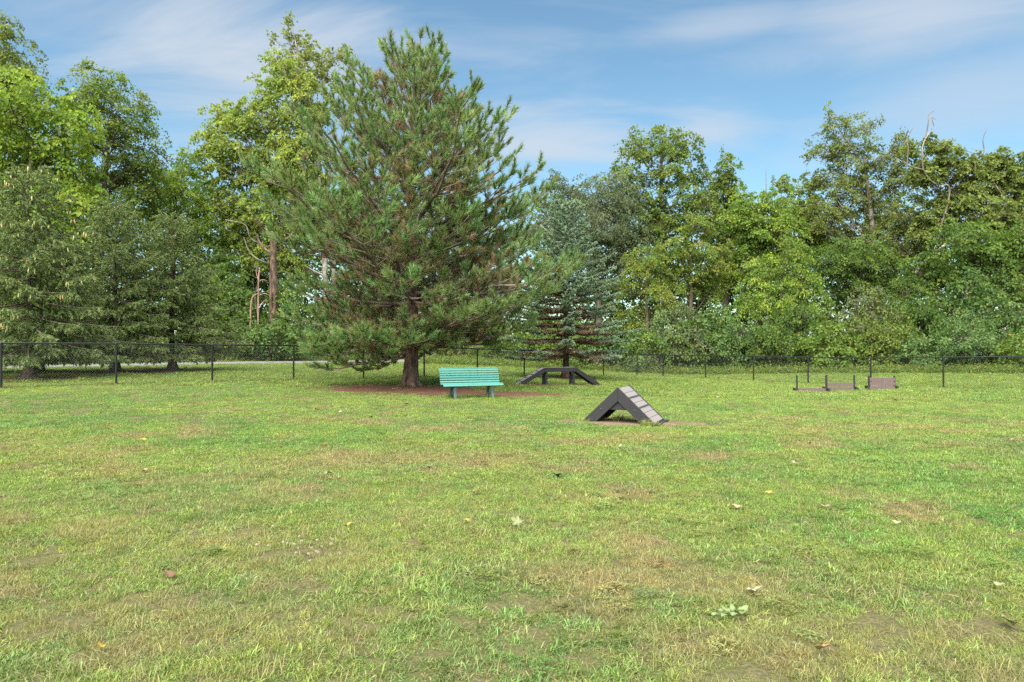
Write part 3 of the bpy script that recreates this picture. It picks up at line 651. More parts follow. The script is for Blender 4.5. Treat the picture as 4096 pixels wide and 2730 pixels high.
# ------------------------------------------------------------------ the big pine
def build_pine():
    t = thing('pine_tree', 'big spreading green pine tree behind the teal bench', 'tree', PINE)
    H = 11.75; sc = F / PINE[1]
    zs = np.array([.3, 1.2, 2.2, 3.5, 4.8, 6.6, 8.2, 9.8, 10.6, 11.5, 12.3])
    RL = np.array([3.6, 4.1, 4.5, 5.0, 5.3, 5.0, 4.4, 3.3, 2.4, 1.2, .15]); RR = np.array([3.5, 4.8, 5.3, 5.9, 6.0, 5.5, 4.3, 2.7, 1.8, .95, .15])
    wood = G(); needles = G(); cones = G()
    # trunk with furrowed bark and root flare
    n, sides = 110, 34; hz = np.linspace(-.15, H, n); tr = G()
    bend = lambda z: np.array([.25 * (z / H) ** 1.5 + .05 * math.sin(z * .8), .06 * math.sin(z * .6), 0])
    an = np.arange(sides) * 2 * np.pi / sides; V = []
    for z in hz:
        r = .235 * (1 - max(z, 0) / H) ** .85 + .02 + .16 * math.exp(-max(z, 0) / .22)
        pl = fbm(an * 3.2 + 10, np.full(sides, z * 2.4), .5, 33, 3) - .5
        rr = r * (1 + .20 * pl + .22 * math.exp(-max(z, 0) / .18) * np.sin(an * 5 + 1.2)); c = bend(max(z, 0))
        V.append(np.c_[c[0] + rr * np.cos(an), c[1] + rr * np.sin(an), np.full(sides, z)])
    i = np.arange(n - 1)[:, None] * sides; j = np.arange(sides)[None]; k = (j + 1) % sides
    tr.add(np.concatenate(V), np.stack([i + j, i + k, i + sides + k, i + sides + j], -1).reshape(-1, 4)); tr.build('trunk', M['pinebark'], t, True)
    SH = []   # shoots: p, d, len, age
    def twig(p, d, ln, r0, age, lvl):
        d = nz(d); e = p + d * ln; e[2] += .12 * ln
        pts = bez(p, p + d * ln * .5 - np.array([0, 0, .03 * ln]), e, 5); v, f = tube(pts, np.linspace(r0, r0 * .45, 5), 3 if r0 < .012 else 5); wood.add(v, f)
        return pts
    z = 1.25; az0 = 0
    while z < H - .25:
        nb = 9 if z < 2.1 else random.choice((5, 6, 6)) if z < 8.5 else random.choice((3, 4))
        az0 += 2.4
        for b in range(nb):
            az = az0 + b * 2 * math.pi / nb + random.uniform(-.45, .45); za = max(z + random.uniform(-.24, .24), 1.15); fr = za / H
            el = math.radians(np.interp(fr, [.1, .16, .25, .5, .75, .95], [-14, -4, 7, 24, 42, 64]) + random.uniform(-11, 11))
            w = (math.cos(az) + 1) / 2; ln = 2.0
            reach = random.uniform(.76, 1.10)
            reach *= .78 + .44 * float(vnoise(az * 1.3 + 5, za * .55, 8))
            if random.random() < .12: reach *= .6
            if fr > .5 and random.random() < .13: continue
            for _ in range(14):
                zt = min(max(za + ln * math.sin(el) * 1.08, .3), 12.6); R = np.interp(zt, zs, RR) * w + np.interp(zt, zs, RL) * (1 - w)
                ln = .5 * ln + .5 * max(R * reach / math.cos(el), .25)
            if za < 2.2 and math.sin(az) > .2: ln *= .8
            low = .45 if math.cos(az) < -.35 else 1.45
            if za < 2.4 and math.cos(az) > .2: el += math.radians(9)
            elif za < 2.4 and math.sin(az) < .1: el -= math.radians(random.uniform(2, 8))
            hd = np.array([math.cos(az), math.sin(az), 0]); p0 = bend(za) + [0, 0, za]
            d0 = hd * math.cos(el - .06) + np.array([0, 0, math.sin(el - .10)])
            end = p0 + hd * ln * math.cos(el) + np.array([0, 0, ln * math.sin(el) * 1.08 + .10 * ln]); end[2] = max(end[2], low)
            side = np.array([-hd[1], hd[0], 0]); mid = p0 + d0 * ln * .55 + side * ln * random.uniform(-.08, .08); mid[2] = max(mid[2], low + .05)
            npt = 12; pts = bez(p0, mid, end, npt); pts[1:-1] += np.random.default_rng(int(za * 1000) + b).normal(0, .02 * ln ** .5, (npt - 2, 3))
            r0 = .016 + .0125 * ln
            v, f = tube(pts, np.linspace(r0, .008, npt), 6); wood.add(v, f)
            seglen = ln / (npt - 1)
            s = ln * random.uniform(.10, .18); flip = 1
            while s < ln - .12:
                q_ = s / seglen; k = min(int(q_), npt - 2); p = pts[k] + (pts[k + 1] - pts[k]) * (q_ - k); td = nz(pts[k + 1] - pts[k])
                l2 = min((ln - s) * random.uniform(.40, .66) + .26, 2.0)
                flip = -flip; sdv = nz(np.cross(td, [0, 0, 1.0])) * flip
                dd = td * .72 + sdv * random.uniform(.5, .95) + np.array([0, 0, random.uniform(-.15, .45)])
                inner = s / ln
                tp = twig(p, dd, l2, .006 + .006 * l2, 0, 1)
                SH.append((tp[-2], nz(tp[-1] - tp[-2]) + np.array([0, 0, .4]), min(.34, l2), 0 if inner > .3 else 1))
                u_ = .28 * l2; fl2 = 1
                while u_ < l2 - .12:
                    kk = u_ / l2 * 4; k2 = min(int(kk), 3); pp = tp[k2] + (tp[k2 + 1] - tp[k2]) * (kk - k2); t2 = nz(tp[k2 + 1] - tp[k2]); fl2 = -fl2
                    l3 = random.uniform(.18, .42); d3 = t2 * .75 + nz(np.cross(t2, [0, 0, 1.0])) * fl2 * random.uniform(.5, .9) + np.array([0, 0, random.uniform(-.2, .35)])
                    tq = twig(pp, d3, l3, .006, 0, 2)
                    if random.random() < .9: SH.append((tq[1], nz(tq[-1] - tq[1]) + np.array([0, 0, random.uniform(.0, .6)]), l3 * .85, (1 if random.random() < .7 else 2) if (inner < .5 and random.random() < .75) else 0))
                    elif random.random() < .5: pass
                    u_ += random.uniform(.20, .36)
                s += random.uniform(.20, .35) * (1.0 if fr < .45 else 1.3 if fr < .65 else 1.45)
            for k in (npt - 3, npt - 2):
                SH.append((pts[k], pts[k + 1] - pts[k] + np.array([0, 0, .05]), seglen * 1.0, 0))
        z += random.uniform(.32, .44) if z < 9 else random.uniform(.50, .66)
    top = bend(H) + [0, 0, H - .35]
    for k in range(6):
        SH.append((top + [0, 0, -.25 * k], np.array([0, 0, 1.0]), .4, 0))
    for a in range(4): SH.append((top + [0, 0, -.1], np.array([math.cos(a * 1.57), math.sin(a * 1.57), 1.6]), .3, 0))
    P0 = np.array([s[0] for s in SH]); D = np.array([s[1] for s in SH]); Ln = np.array([s[2] for s in SH]); age = np.array([s[3] for s in SH])
    pal = np.array([[.172, .258, .085], [.220, .225, .102], [.265, .190, .115]]); col = pal[age] * rng.uniform(.78, 1.25, (len(SH), 1)) * np.c_[rng.uniform(.8, 1.25, len(SH)), np.ones(len(SH)), np.ones(len(SH))]
    STAT.append(('pine', len(SH)))
    NN = min(80, int(430000 / len(SH)))
    needle_fan(needles, P0, D, Ln, NN, rng.uniform(.13, .24, len(SH)), .0235, .2, 1.25, col, .32, .08)
    for k in np.where((age == 0) & (rng.uniform(0, 1, len(SH)) < .3))[0]:
        p = P0[k] + nz(D[k]) * Ln[k]; d = nz(D[k]); v, f = tube([p, p + d * .03, p + d * .07], [.012, .018, .004], 5); cones.add(v, f, np.array([.34, .19, .09]) * rng.uniform(.7, 1.2))
    wood.build('branches', M['twig'], t, True); needles.build('needle_foliage', M['needle'], t); tag(cones.build('buds', M['cone'], t, True), kind='stuff')
build_pine()

# ------------------------------------------------------------------ spruces
def spruce_geo(H, R, z0, droop, dz, pal, dead=None, power=.8, twl=.34, step=.085, nn=13, nl=.05, nw=.013, seed=1):
    r_ = random.Random(seed); wood = G(); ned = G(); SH = []; tips = []
    n = 30; hz = np.linspace(-.15, H, n); rad = .018 * H * (1 - np.maximum(hz, 0) / H) ** 1.15 + .006 + .14 * np.exp(-np.maximum(hz, 0) / .25)
    v, f = tube(np.c_[.03 * np.sin(hz), .03 * np.cos(hz * 1.3), hz], rad, 14); tk = G(); tk.add(v, f)
    z = z0; az0 = r_.uniform(0, 6)
    while z < H - .15:
        fr = (z - z0) / (H - z0); nb = 7 if fr < .6 else 5; az0 += 1.9
        for b in range(nb):
            az = az0 + b * 6.283 / nb + r_.uniform(-.3, .3); ln = R * (1 - fr) ** power * r_.uniform(.72, 1.08) + .24
            if fr < .08: ln *= r_.uniform(.7, 1)
            hd = np.array([math.cos(az), math.sin(az), 0]); p0 = np.array([0, 0, z + r_.uniform(-.1, .1)])
            e0 = np.interp(fr, [0, .3, .7, 1], [-.10 - droop * .28, .0 - droop * .2, .25, .9]); rise = np.interp(fr, [0, 1], [.0, .35])
            mid = p0 + hd * ln * .55 + np.array([0, 0, ln * .55 * e0 - .02 * ln]); end = p0 + hd * ln + np.array([0, 0, ln * (e0 + .10 + rise * .3)]); end[2] = max(end[2], .75); mid[2] = max(mid[2], .8)
            npt = 8; pts = bez(p0, mid, end, npt); v, f = tube(pts, np.linspace(.010 + .010 * ln, .005, npt), 4); wood.add(v, f)
            s = .12 * ln; fl = 1; isdead = 0
            while s < ln:
                q_ = s / ln * (npt - 1); k = min(int(q_), npt - 2); p = pts[k] + (pts[k + 1] - pts[k]) * (q_ - k); td = nz(pts[k + 1] - pts[k]); fl = -fl
                l2 = twl * (.45 + .75 * (1 - s / ln)) * r_.uniform(.7, 1.2); sd_ = nz(np.cross(td, [0, 0, 1.0])) * fl
                dr = droop * r_.uniform(.35, 1.0); d2 = nz(td * .75 + sd_ * r_.uniform(.4, 1.0) + np.array([0, 0, -dr + r_.uniform(0, .25)]))
                kind = 0
                if dead is not None and fr < dead[0] and s / ln < dead[1] * (1 - fr / dead[0]) ** .35 * r_.uniform(.8, 1.15): kind = 1
                if kind == 1 and r_.random() < .12: s += step; continue
                SH.append((p, d2, l2, kind))
                for w_ in range(2):
                    u_ = r_.uniform(.25, .85); pb = p + d2 * l2 * u_; d3 = nz(d2 * .7 + np.array([r_.uniform(-.6, .6), r_.uniform(-.6, .6), -dr * .8 + r_.uniform(-.1, .25)])); SH.append((pb, d3, l2 * r_.uniform(.4, .65), kind))
                if s > .55 * ln: tips.append(p + d2 * l2 * .8)
                s += step * r_.uniform(.8, 1.3)
            SH.append((pts[-2], pts[-1] - pts[-2], ln / (npt - 1) + .1, 0))
        z += dz * r_.uniform(.8, 1.2)
    for k in range(5): SH.append((np.array([0, 0, H - .5 + k * .12]), np.array([0, 0, 1.0]), .2, 0))
    P0 = np.array([s[0] for s in SH]); D = np.array([s[1] for s in SH]); Ln = np.array([s[2] for s in SH]); kd = np.array([s[3] for s in SH])
    pal = np.array(pal); m = len(SH); w = rng.uniform(0, 1, (m, 1)); col = pal[0] * w + pal[1] * (1 - w)
    if dead is not None: col = np.where((kd == 1)[:, None], np.array([.32, .235, .165]) * rng.uniform(.7, 1.3, (m, 1)), col)
    col = col * rng.uniform(.8, 1.2, (m, 1))
    needle_fan(ned, P0, D, Ln, nn, nl, nw, .3, 1.1, col, .2)
    STAT.append(('spruce', m))
    return tk, wood, ned, tips
NORW = [[.200, .250, .078], [.135, .195, .072]]
def norway(H, R, z0, seed): return spruce_geo(H, R, z0, 1.15, .38, NORW, None, .85, .55, .085, 18, .095, .040, seed)
tkA, wdA, ndA, tipA = norway(7.2, 2.75, 1.15, 4)
tkB, wdB, ndB, tipB = norway(8.2, 3.1, 1.25, 9)
meA = (tkA.mesh('trunk', M['bark'], True), wdA.mesh('branches', M['twig'], True), ndA.mesh('needle_foliage', M['needle']))
meB = (tkB.mesh('trunk', M['bark'], True), wdB.mesh('branches', M['twig'], True), ndB.mesh('needle_foliage', M['needle']))
def place_spruce(me, p, sx, sz, rz, label, group='spruces along the road'):
    t = thing('spruce_tree', label, 'tree', p, rz, group); t.scale = (sx, sx, sz)
    for nm, m in zip(('trunk', 'branches', 'needle_foliage'), me): link(nm, m, t)
    return t
sp1 = place_spruce(meA, S1, 1.12, .98, 0.4, 'drooping spruce hung with pale cones at the left edge')
place_spruce(meB, S2, 1.0, .84, 1.1, 'broad grey green spruce, middle of the row behind the left fence')
place_spruce(meA, S3, 1.14, .93, 3.9, 'dense green spruce nearest the pine in the row behind the left fence')
b4 = on_ground(165, 1492); place_spruce(meA, b4, .85, .8, 2.0, 'spruce half hidden behind the cone laden spruce, thin trunk')
b5 = on_ground(-180, 1500); place_spruce(meB, b5, 1.0, 1.0, 5.0, 'spruce mostly cut off by the left edge of the picture')
# pale cones hanging on the leftmost spruce
cg = G(); pts = np.array([[0, 0, 0], [0, 0, -.03], [0, 0, -.08], [.004, 0, -.13], [.006, 0, -.155]]); v, f = tube(pts, [.006, .017, .021, .016, .003], 7); cg.add(v, f, (.42, .40, .17)); cme = cg.mesh('cone', M['cone'], True)
cg = G(); cg.add(v, f, (.45, .27, .14)); cme2 = cg.mesh('cone', M['cone'], True)
tips = [p for p in tipA if p[2] > 1.7]; random.shuffle(tips); nc = 0
cl = []
for p in tips:
    wy = p[0] * math.sin(.4) + p[1] * math.cos(.4)
    if wy > .6: continue
    for k in range(random.choice((1, 2, 2, 3))):
        o = link('cone', cme if random.random() < .8 else cme2, sp1, (p[0] + random.uniform(-.12, .12), p[1] + random.uniform(-.12, .12), p[2] - random.uniform(0, .08)), (random.uniform(-.2, .2), random.uniform(-.2, .2), random.uniform(0, 6)))
        s = random.uniform(.8, 1.15); o.scale = (s, s, s); nc += 1
    if nc > 230: break
# blue spruce
tk, wd, nd, _ = spruce_geo(8.2, 3.6, 1.1, .12, .36, [[.300, .385, .270], [.225, .310, .215]], (.42, .66), .80, .40, .066, 22, .095, .055, 3)
t = thing('spruce_tree', 'blue green spruce with brown dead lower branches behind the dog walk', 'tree', SPR)
tk.build('trunk', M['pinebark'], t, True); wd.build('branches', M['bark'], t, True); nd.build('needle_foliage', M['needle'], t)

# ------------------------------------------------------------------ broadleaf trees
def broadleaf(name, label, cat, Y, base_x, lobes, pal, leaf=.20, clump=.62, per=40, dens=1.0, bark='bark', trunk_r=None, group=None, droop=.25, gap=.0, loose=.12, yellow=0.0, limbs=None, depth=.85, seed=0, trunk_top=None, flat=.55, fork=None):
    """crown lobes are (x, y, rx, ry) in photo pixels at distance Y; the trunk stands on the ground"""
    r = np.random.default_rng(seed + 100); s = Y / F; vf = (.80, 1.0, 1.10, .88)[seed % 4]; leaf = leaf * vf; per = int(per / vf ** 1.25); droop = droop * (.6, 1.0, 1.5)[seed % 3]
    bx = (base_x - CX) * s; bz = gz(bx, Y); o3 = np.array([bx, Y, bz])
    t = thing(name, label, cat, o3, 0, group)
    g = G(); wd = G(); pal = np.array(pal, float)
    cs = []; tops = []
    for (x, y, rx, ry, *dy) in lobes:
        c = atY(x, y, Y) - o3; c[1] += (dy[0] if dy else r.uniform(-.5, .5) * rx * s)
        R = np.array([rx * s, (rx + ry) * .5 * s * depth, ry * s]); area = 4 * np.pi * ((R[0] * R[1]) ** 1.6 / 3 + (R[0] * R[2]) ** 1.6 / 3 + (R[1] * R[2]) ** 1.6 / 3) ** (1 / 1.6)
        n = max(int(area / (clump * clump) * .62 * dens), 4)
        u = nz(r.normal(size=(n, 3))); u[:, 2] = np.where(u[:, 2] < -.55, u[:, 2] * .5, u[:, 2]); rad = np.where(r.uniform(0, 1, n) < .72, r.uniform(.78, 1.0, n), r.uniform(.30, .8, n))
        rad = np.where(r.uniform(0, 1, n) < loose, r.uniform(1.0, 1.28, n), rad)
        cc = c + u * rad[:, None] * R; cc += r.normal(0, .12, (n, 3)) * clump * 2
        keep = vnoise(cc[:, 0] / 1.3 + seed * 3.7, cc[:, 2] / 1.3 + cc[:, 1] * .7, seed) > gap
        cc = cc[keep]; u = u[keep]; cs.append((cc, u, c, R)); tops.append((c, R))
    # trunk and limbs
    zmax = max(c[2] + R[2] for c, R in tops); cen = np.mean([c for c, R in tops], 0)
    if trunk_top is not None: topc = atY(*trunk_top, Y) - o3
    else: topc = np.array([cen[0], cen[1], zmax * .82])
    tr0 = trunk_r or .020 * zmax
    tp = spline(np.array([[0, 0, -.3], [topc[0] * .12, 0, topc[2] * .3], [topc[0] * .5 + r.normal(0, .15), topc[1] * .5, topc[2] * .66], topc]), 22)
    tv, tf = tube(tp, np.linspace(1, .12, 22) ** .8 * tr0 + .01 + .35 * tr0 * np.exp(-np.arange(22) / 1.3), 10); wd.add(tv, tf)
    for cc, u, c, R in cs:
        # one limb to each lobe, twigs on to about a third of the clumps
        zz = max(c[2] - R[2] * .8 - .3 * np.hypot(c[0], c[1]), topc[2] * .18); k = np.argmin(abs(tp[:, 2] - min(zz, topc[2] * .93))); p0 = tp[k]
        lim = bez(p0, p0 * .35 + c * .65 - np.array([0, 0, R[2] * .25]) + r.normal(0, .15, 3), c + np.array([0, 0, R[2] * .35]), 9); lr = tr0 * (.16 + .30 * min(1, np.linalg.norm(R) / 6)) * (1 - k / 30)
        v, f = tube(lim, np.linspace(max(lr, .03), .015, 9), 6); wd.add(v, f)
        m = np.where(r.uniform(0, 1, len(cc)) < .42)[0]
        for q_ in m:
            st = lim[r.integers(2, 9)]; e = cc[q_]; md = st * .5 + e * .5 - np.array([0, 0, .12 * np.linalg.norm(e - st)]); v, f = tube(bez(st, md, e, 5), np.linspace(.028, .008, 5), 3); wd.add(v, f)
    CC = np.concatenate([a[0] for a in cs]); UU = np.concatenate([a[1] for a in cs]); n = len(CC)
    pi = r.integers(0, len(pal), n); w = r.uniform(0, 1, (n, 1)); base = pal[pi] * w + pal[r.integers(0, len(pal), n)] * (1 - w); base = base * r.uniform(.84, 1.18, (n, 1))
    sz = clump * r.uniform(.7, 1.3, n)
    k = n * per; ci = np.repeat(np.arange(n), per)
    off = r.normal(0, .42, (k, 3)) * sz[ci][:, None]; nrm_ = nz(np.c_[UU[:, :2] * .8, np.full((n, 1), .75)] + r.normal(0, .25, (n, 3)))[ci]
    al = (off * nrm_).sum(1, keepdims=True); off = off - nrm_ * al * (1 - flat * .5)
    off[:, 2] -= droop * (off[:, 0] ** 2 + off[:, 1] ** 2) / sz[ci]
    P = CC[ci] + off; A = nz(nz(off) * .8 + r.normal(0, .5, (k, 3)) + np.array([0, 0, -droop])); Nn = nz(nrm_ * .9 + r.normal(0, .55, (k, 3)))
    Ll = leaf * r.uniform(.7, 1.3, k); col = base[ci] * r.uniform(.82, 1.18, (k, 1))
    if yellow: col = np.where((r.uniform(0, 1, k) < yellow)[:, None], np.array([.30, .25, .035]) * r.uniform(.8, 1.2, (k, 1)), col)
    leaf_quads(g, P, A, Nn, Ll, Ll * r.uniform(.55, .75, k), col)
    wd.build('trunk', M[bark], t, True); g.build('crown', M['leaf'], t)
    broadleaf.total += k
    if limbs:
        for (lp, r0, r1, mt) in limbs:
            pts = np.array([atY(x, y, Y + dd) - o3 for x, y, dd in lp]); q2 = spline(pts, 6 * len(pts)); lg = G(); v, f = tube(q2, np.linspace(r0, r1, len(q2)), 8); lg.add(v, f); lg.build('limb', M[mt], t, True)
    return t
broadleaf.total = 0
YG = [[0.235, 0.332, 0.044], [0.18, 0.288, 0.041], [0.274, 0.347, 0.053]]      # yellow green
MG = [[0.133, 0.211, 0.038], [0.107, 0.181, 0.035], [0.169, 0.238, 0.043]]      # mid green
OG = [[0.172, 0.22, 0.05], [0.146, 0.187, 0.047], [0.206, 0.244, 0.058]]      # olive green
DG = [[0.086, 0.151, 0.031], [0.068, 0.127, 0.029], [0.113, 0.177, 0.037]]      # dark green
GG = [[0.133, 0.171, 0.081], [0.113, 0.15, 0.071], [0.152, 0.177, 0.09]]      # grey green
YL = [[0.227, 0.237, 0.046], [0.174, 0.221, 0.044], [0.116, 0.182, 0.04]]      # yellowing
BG = [[0.125, 0.208, 0.063], [0.106, 0.179, 0.056], [0.154, 0.239, 0.073]]      # blue green
LG_ = 'woodland trees beyond the road'; RG_ = 'woodland trees beyond the right fence'

broadleaf('broadleaf_tree', 'tall feathery tree cut off by the upper left edge', 'tree', 50, -60, [(-40, 230, 160, 150), (20, 330, 130, 140), (-120, 420, 200, 220), (40, 120, 50, 60)], OG, .20, .6, 34, .9, group=LG_, seed=1, gap=.15)
broadleaf('broadleaf_tree', 'bright yellow green tree above the cone laden spruce', 'tree', 43, 60, [(60, 420, 190, 140), (180, 560, 170, 140), (20, 640, 220, 170), (220, 720, 150, 130), (80, 850, 200, 150), (260, 860, 130, 120), (250, 1000, 130, 120), (300, 450, 70, 70), (-200, 600, 200, 300)], YG, .21, .66, 42, .95, group=LG_, seed=2, droop=.35)
broadleaf('broadleaf_tree', 'mid green round topped tree, tallest between the spruces', 'tree', 48, 370, [(400, 370, 120, 110), (490, 480, 140, 130), (360, 520, 130, 140), (560, 620, 100, 110), (440, 660, 170, 130), (560, 760, 80, 70), (330, 760, 110, 120), (480, 840, 130, 100), (300, 420, 70, 90), (380, 960, 120, 90)], OG + MG, .20, .62, 40, .85, group=LG_, seed=3, trunk_r=.34, gap=.16)
broadleaf('broadleaf_tree', 'small light green tree between the round topped tree and the sycamore', 'tree', 52, 680, [(730, 660, 70, 70), (660, 740, 90, 90), (740, 800, 80, 110), (600, 830, 90, 90), (680, 950, 120, 120), (790, 900, 70, 120)], YG + MG, .20, .6, 38, .9, group=LG_, seed=4)
broadleaf('sycamore_tree', 'yellow green sycamore with pale limbs rising behind the pine at left', 'tree', 54, 1310,
          [(900, 480, 90, 80), (960, 580, 120, 120), (870, 640, 80, 110), (1060, 480, 110, 120), (1050, 680, 150, 130), (900, 800, 110, 110), (1080, 860, 150, 110), (950, 930, 120, 90), (1150, 320, 90, 110), (1240, 430, 110, 110), (1180, 560, 130, 120), (1200, 700, 140, 140), (1080, 980, 110, 80), (1150, 1060, 90, 70), (960, 1040, 90, 60), (1200, 900, 120, 100)],
          [[.270, .345, .065], [.225, .310, .062], [.300, .345, .070], [.20, .26, .06]], .24, .62, 36, .95, 'pale', .26, LG_, seed=5, gap=.22, yellow=.05, loose=.2, trunk_top=(1240, 330),
          limbs=[([(1150, 700, 0), (1060, 640, -.4), (990, 560, -.5), (960, 480, -.5)], .065, .02, 'pale'), ([(1120, 1000, 0), (1010, 960, -1.6), (980, 900, -1.8), (900, 880, -2)], .065, .02, 'pale'),
                 ([(1160, 1060, 0), (1060, 1050, -1.6), (1000, 1010, -1.8), (975, 950, -1.8)], .06, .02, 'pale'), ([(1200, 620, 0), (1180, 400, -.5), (1190, 230, -.5), (1165, 90, -.5)], .10, .015, 'pale')])
broadleaf('sycamore_tree', 'sparse open topped sycamore poking above the pine at left', 'tree', 56, 1350,
          [(1150, 130, 30, 60), (1220, 190, 70, 70), (1130, 240, 70, 60), (1260, 270, 90, 70), (1340, 220, 60, 40), (1190, 330, 100, 70), (1310, 340, 90, 70), (1400, 240, 40, 30), (1090, 160, 14, 14), (1160, 75, 14, 18), (1400, 400, 60, 70)],
          [[.24, .28, .07], [.195, .235, .065]], .22, .46, 18, .62, 'pale', .24, LG_, seed=6, gap=.30, loose=.28, trunk_top=(1180, 160))
# thick hollow trunk in front of the sycamore's foot
def hollow_trunk():
    Y = 49.5; b = np.array([(1093 - CX) / F * Y, Y, 0]); b[2] = gz(b[0], Y); t = thing('hollow_tree_trunk', 'thick dark brown bare trunk with a slit hollow left of the pine', 'tree trunk', b)
    n, sd_ = 90, 40; zz = np.linspace(-.3, 9.0, n); an = np.arange(sd_) * 2 * np.pi / sd_; V = []
    zc = HCAM - (1210 - CY) / F * Y - b[2]
    for z in zz:
        r = .34 * (1 - z / 20) + .12 * math.exp(-max(z, 0) / .4); rr = r * (1 + .16 * (fbm(an * 3, np.full(sd_, z * 1.5), .6, 12) - .5))
        e = ((z - zc) / .62) ** 2 + (np.angle(np.exp(1j * (an + np.pi / 2 - .1))) / (.36 - .12 * (z - zc))) ** 2; rr = rr - np.where(e < 1, .24 * np.sqrt(np.clip(1 - e, 0, 1)), 0)
        V.append(np.c_[rr * np.cos(an), rr * np.sin(an), np.full(sd_, z)])
    i = np.arange(n - 1)[:, None] * sd_; j = np.arange(sd_)[None]; k = (j + 1) % sd_; g = G(); g.add(np.concatenate(V), np.stack([i + j, i + k, i + sd_ + k, i + sd_ + j], -1).reshape(-1, 4)); g.build('trunk', M['pinebark'], t, True)
    for (z, a, l) in ((7.6, 2.6, 2.0), (8.3, .6, 2.2), (8.6, 4.2, 1.6)):
        g = G(); p = np.array([0, 0, z]); e = p + np.array([math.cos(a) * l, math.sin(a) * l, l * .9]); v, f = tube(bez(p, p + np.array([math.cos(a) * l * .6, math.sin(a) * l * .6, .2]), e, 8), np.linspace(.12, .03, 8), 7); g.add(v, f); g.build('limb', M['pinebark'], t, True)
hollow_trunk()
def stem(label, pts, Y, r0, twigs, mat='dead'):
    b = atY(*pts[0], Y); b[2] = gz(b[0], Y) - .05; P = np.array([b] + [atY(x, y, Y) for x, y in pts[1:]]) - b
    t = thing('dead_stem', label, 'dead tree', b); g = G(); q_ = spline(P, 24); v, f = tube(q_, np.linspace(r0, r0 * .35, 24), 6); g.add(v, f); g.build('stem', M[mat], t, True)
    for tw in twigs:
        T = np.array([atY(x, y, Y + random.uniform(-.3, .3)) for x, y in tw]) - b; g = G(); v, f = tube(spline(T, 10), np.linspace(r0 * .5, .008, 10), 4); g.add(v, f); g.build('side_twig', M[mat], t, True)
stem('pinkish dead sapling with bare side twigs left of the hollow trunk', [(1030, 1420), (1033, 1250), (1034, 1120), (1040, 1070)], 48.5, .085, [[(1034, 1235), (1055, 1205), (1070, 1195)], [(1033, 1185), (1060, 1175), (1085, 1188)], [(1034, 1125), (1025, 1090), (1028, 1060)], [(1034, 1130), (1050, 1120), (1070, 1125)], [(1032, 1260), (1020, 1200), (1028, 1140)]])
stem('short leaning brown dead stem left of the pinkish sapling', [(1000, 1425), (1003, 1240), (1010, 1190)], 48.2, .09, [[(1008, 1195), (1020, 1180), (1050, 1170)]])

# understory beyond the road (left)
ULG = 'understory shrubs beyond the road'
for k, (x, yt, rx, Y, pal, lab) in enumerate((
        (560, 1230, 120, 45, DG, 'dark shrub seen under the broad grey green spruce'), (800, 1060, 100, 47, MG, 'tall leafy understory tree just right of the dense spruce'), (910, 1060, 90, 49, BG + MG, 'dark green understory tree with layered leaves left of the pinkish sapling'),
        (880, 1290, 95, 47, DG + MG, 'low green shrub beside the road right of the dense spruce'), (970, 1260, 80, 48, BG, 'blue green shrub below the pinkish dead sapling'), (1080, 1260, 85, 47.5, BG + DG, 'rounded dark shrub below the hollow trunk'),
        (1150, 1130, 80, 51, MG, 'green understory tree right of the hollow trunk'), (1190, 1300, 70, 48.5, DG, 'low shrub half hidden by the lower left pine branches'), (1330, 1200, 130, 54, DG + MG, 'understory tree glimpsed through the pine just left of its trunk'), (1560, 1200, 150, 58, MG + DG, 'understory tree glimpsed through the pine behind its trunk'),
        (860, 930, 110, 53, MG + DG, 'tall mid green tree filling the gap between the dense spruce and the sycamore'), (1010, 960, 100, 56, DG + MG, 'dark tree behind the pinkish dead sapling'),
        (330, 1230, 140, 44, DG, 'dark shrub seen between the two left spruces'), (80, 1250, 160, 41, MG, 'green shrub behind the cone laden spruce'))):
    yb = CY + (HCAM - .2) / Y * F; h = (yb - yt) / 2
    broadleaf('understory_shrub', lab, 'shrub', Y, x, [(x, yt + h * .5, rx * .8, h * .5), (x - rx * .5, yt + h * 1.0, rx * .8, h * .6), (x + rx * .5, yt + h * 1.1, rx * .8, h * .6), (x, yb - h * .4, rx, h * .45)], pal, .20, .55, 28, .85, group=ULG, seed=20 + k, trunk_r=.07, droop=.3, yellow=.01)

# right hand wood
broadleaf('broadleaf_tree', 'grey green feathery domed tree right of the pine top', 'tree', 56, 2400, [(2420, 1100, 170, 100), (2400, 780, 130, 95), (2500, 800, 90, 90), (2280, 800, 90, 70), (2350, 900, 150, 110), (2500, 930, 110, 110), (2230, 730, 50, 40), (2480, 1010, 120, 90), (2320, 1030, 130, 90), (2180, 900, 110, 130)], GG, .19, .62, 40, .95, group=RG_, seed=40, droop=.5, loose=.16)
broadleaf('broadleaf_tree', 'tall green double topped tree, highest right of the pine', 'tree', 58, 2625, [(2660, 560, 75, 75), (2560, 600, 70, 75), (2740, 600, 70, 70), (2640, 680, 110, 90), (2510, 690, 70, 70), (2770, 700, 65, 60), (2580, 790, 110, 80), (2720, 800, 90, 75), (2680, 900, 110, 80), (2560, 910, 110, 90), (2820, 860, 80, 90), (2480, 820, 90, 80)], MG + OG, .21, .58, 34, .85, group=RG_, seed=41, gap=.16, loose=.2, trunk_r=.26, trunk_top=(2650, 560))
broadleaf('broadleaf_tree', 'slim dark green pointed tree between the tall tree and the gap in the wood', 'tree', 60, 2900, [(2905, 680, 38, 70), (2920, 780, 65, 80), (2870, 740, 40, 60), (2890, 890, 80, 100), (2930, 1000, 80, 110), (2900, 1110, 90, 110), (2970, 900, 70, 90), (2850, 800, 60, 70), (2990, 1020, 80, 90)], MG + OG, .19, .5, 32, .9, group=RG_, seed=42, gap=.18)
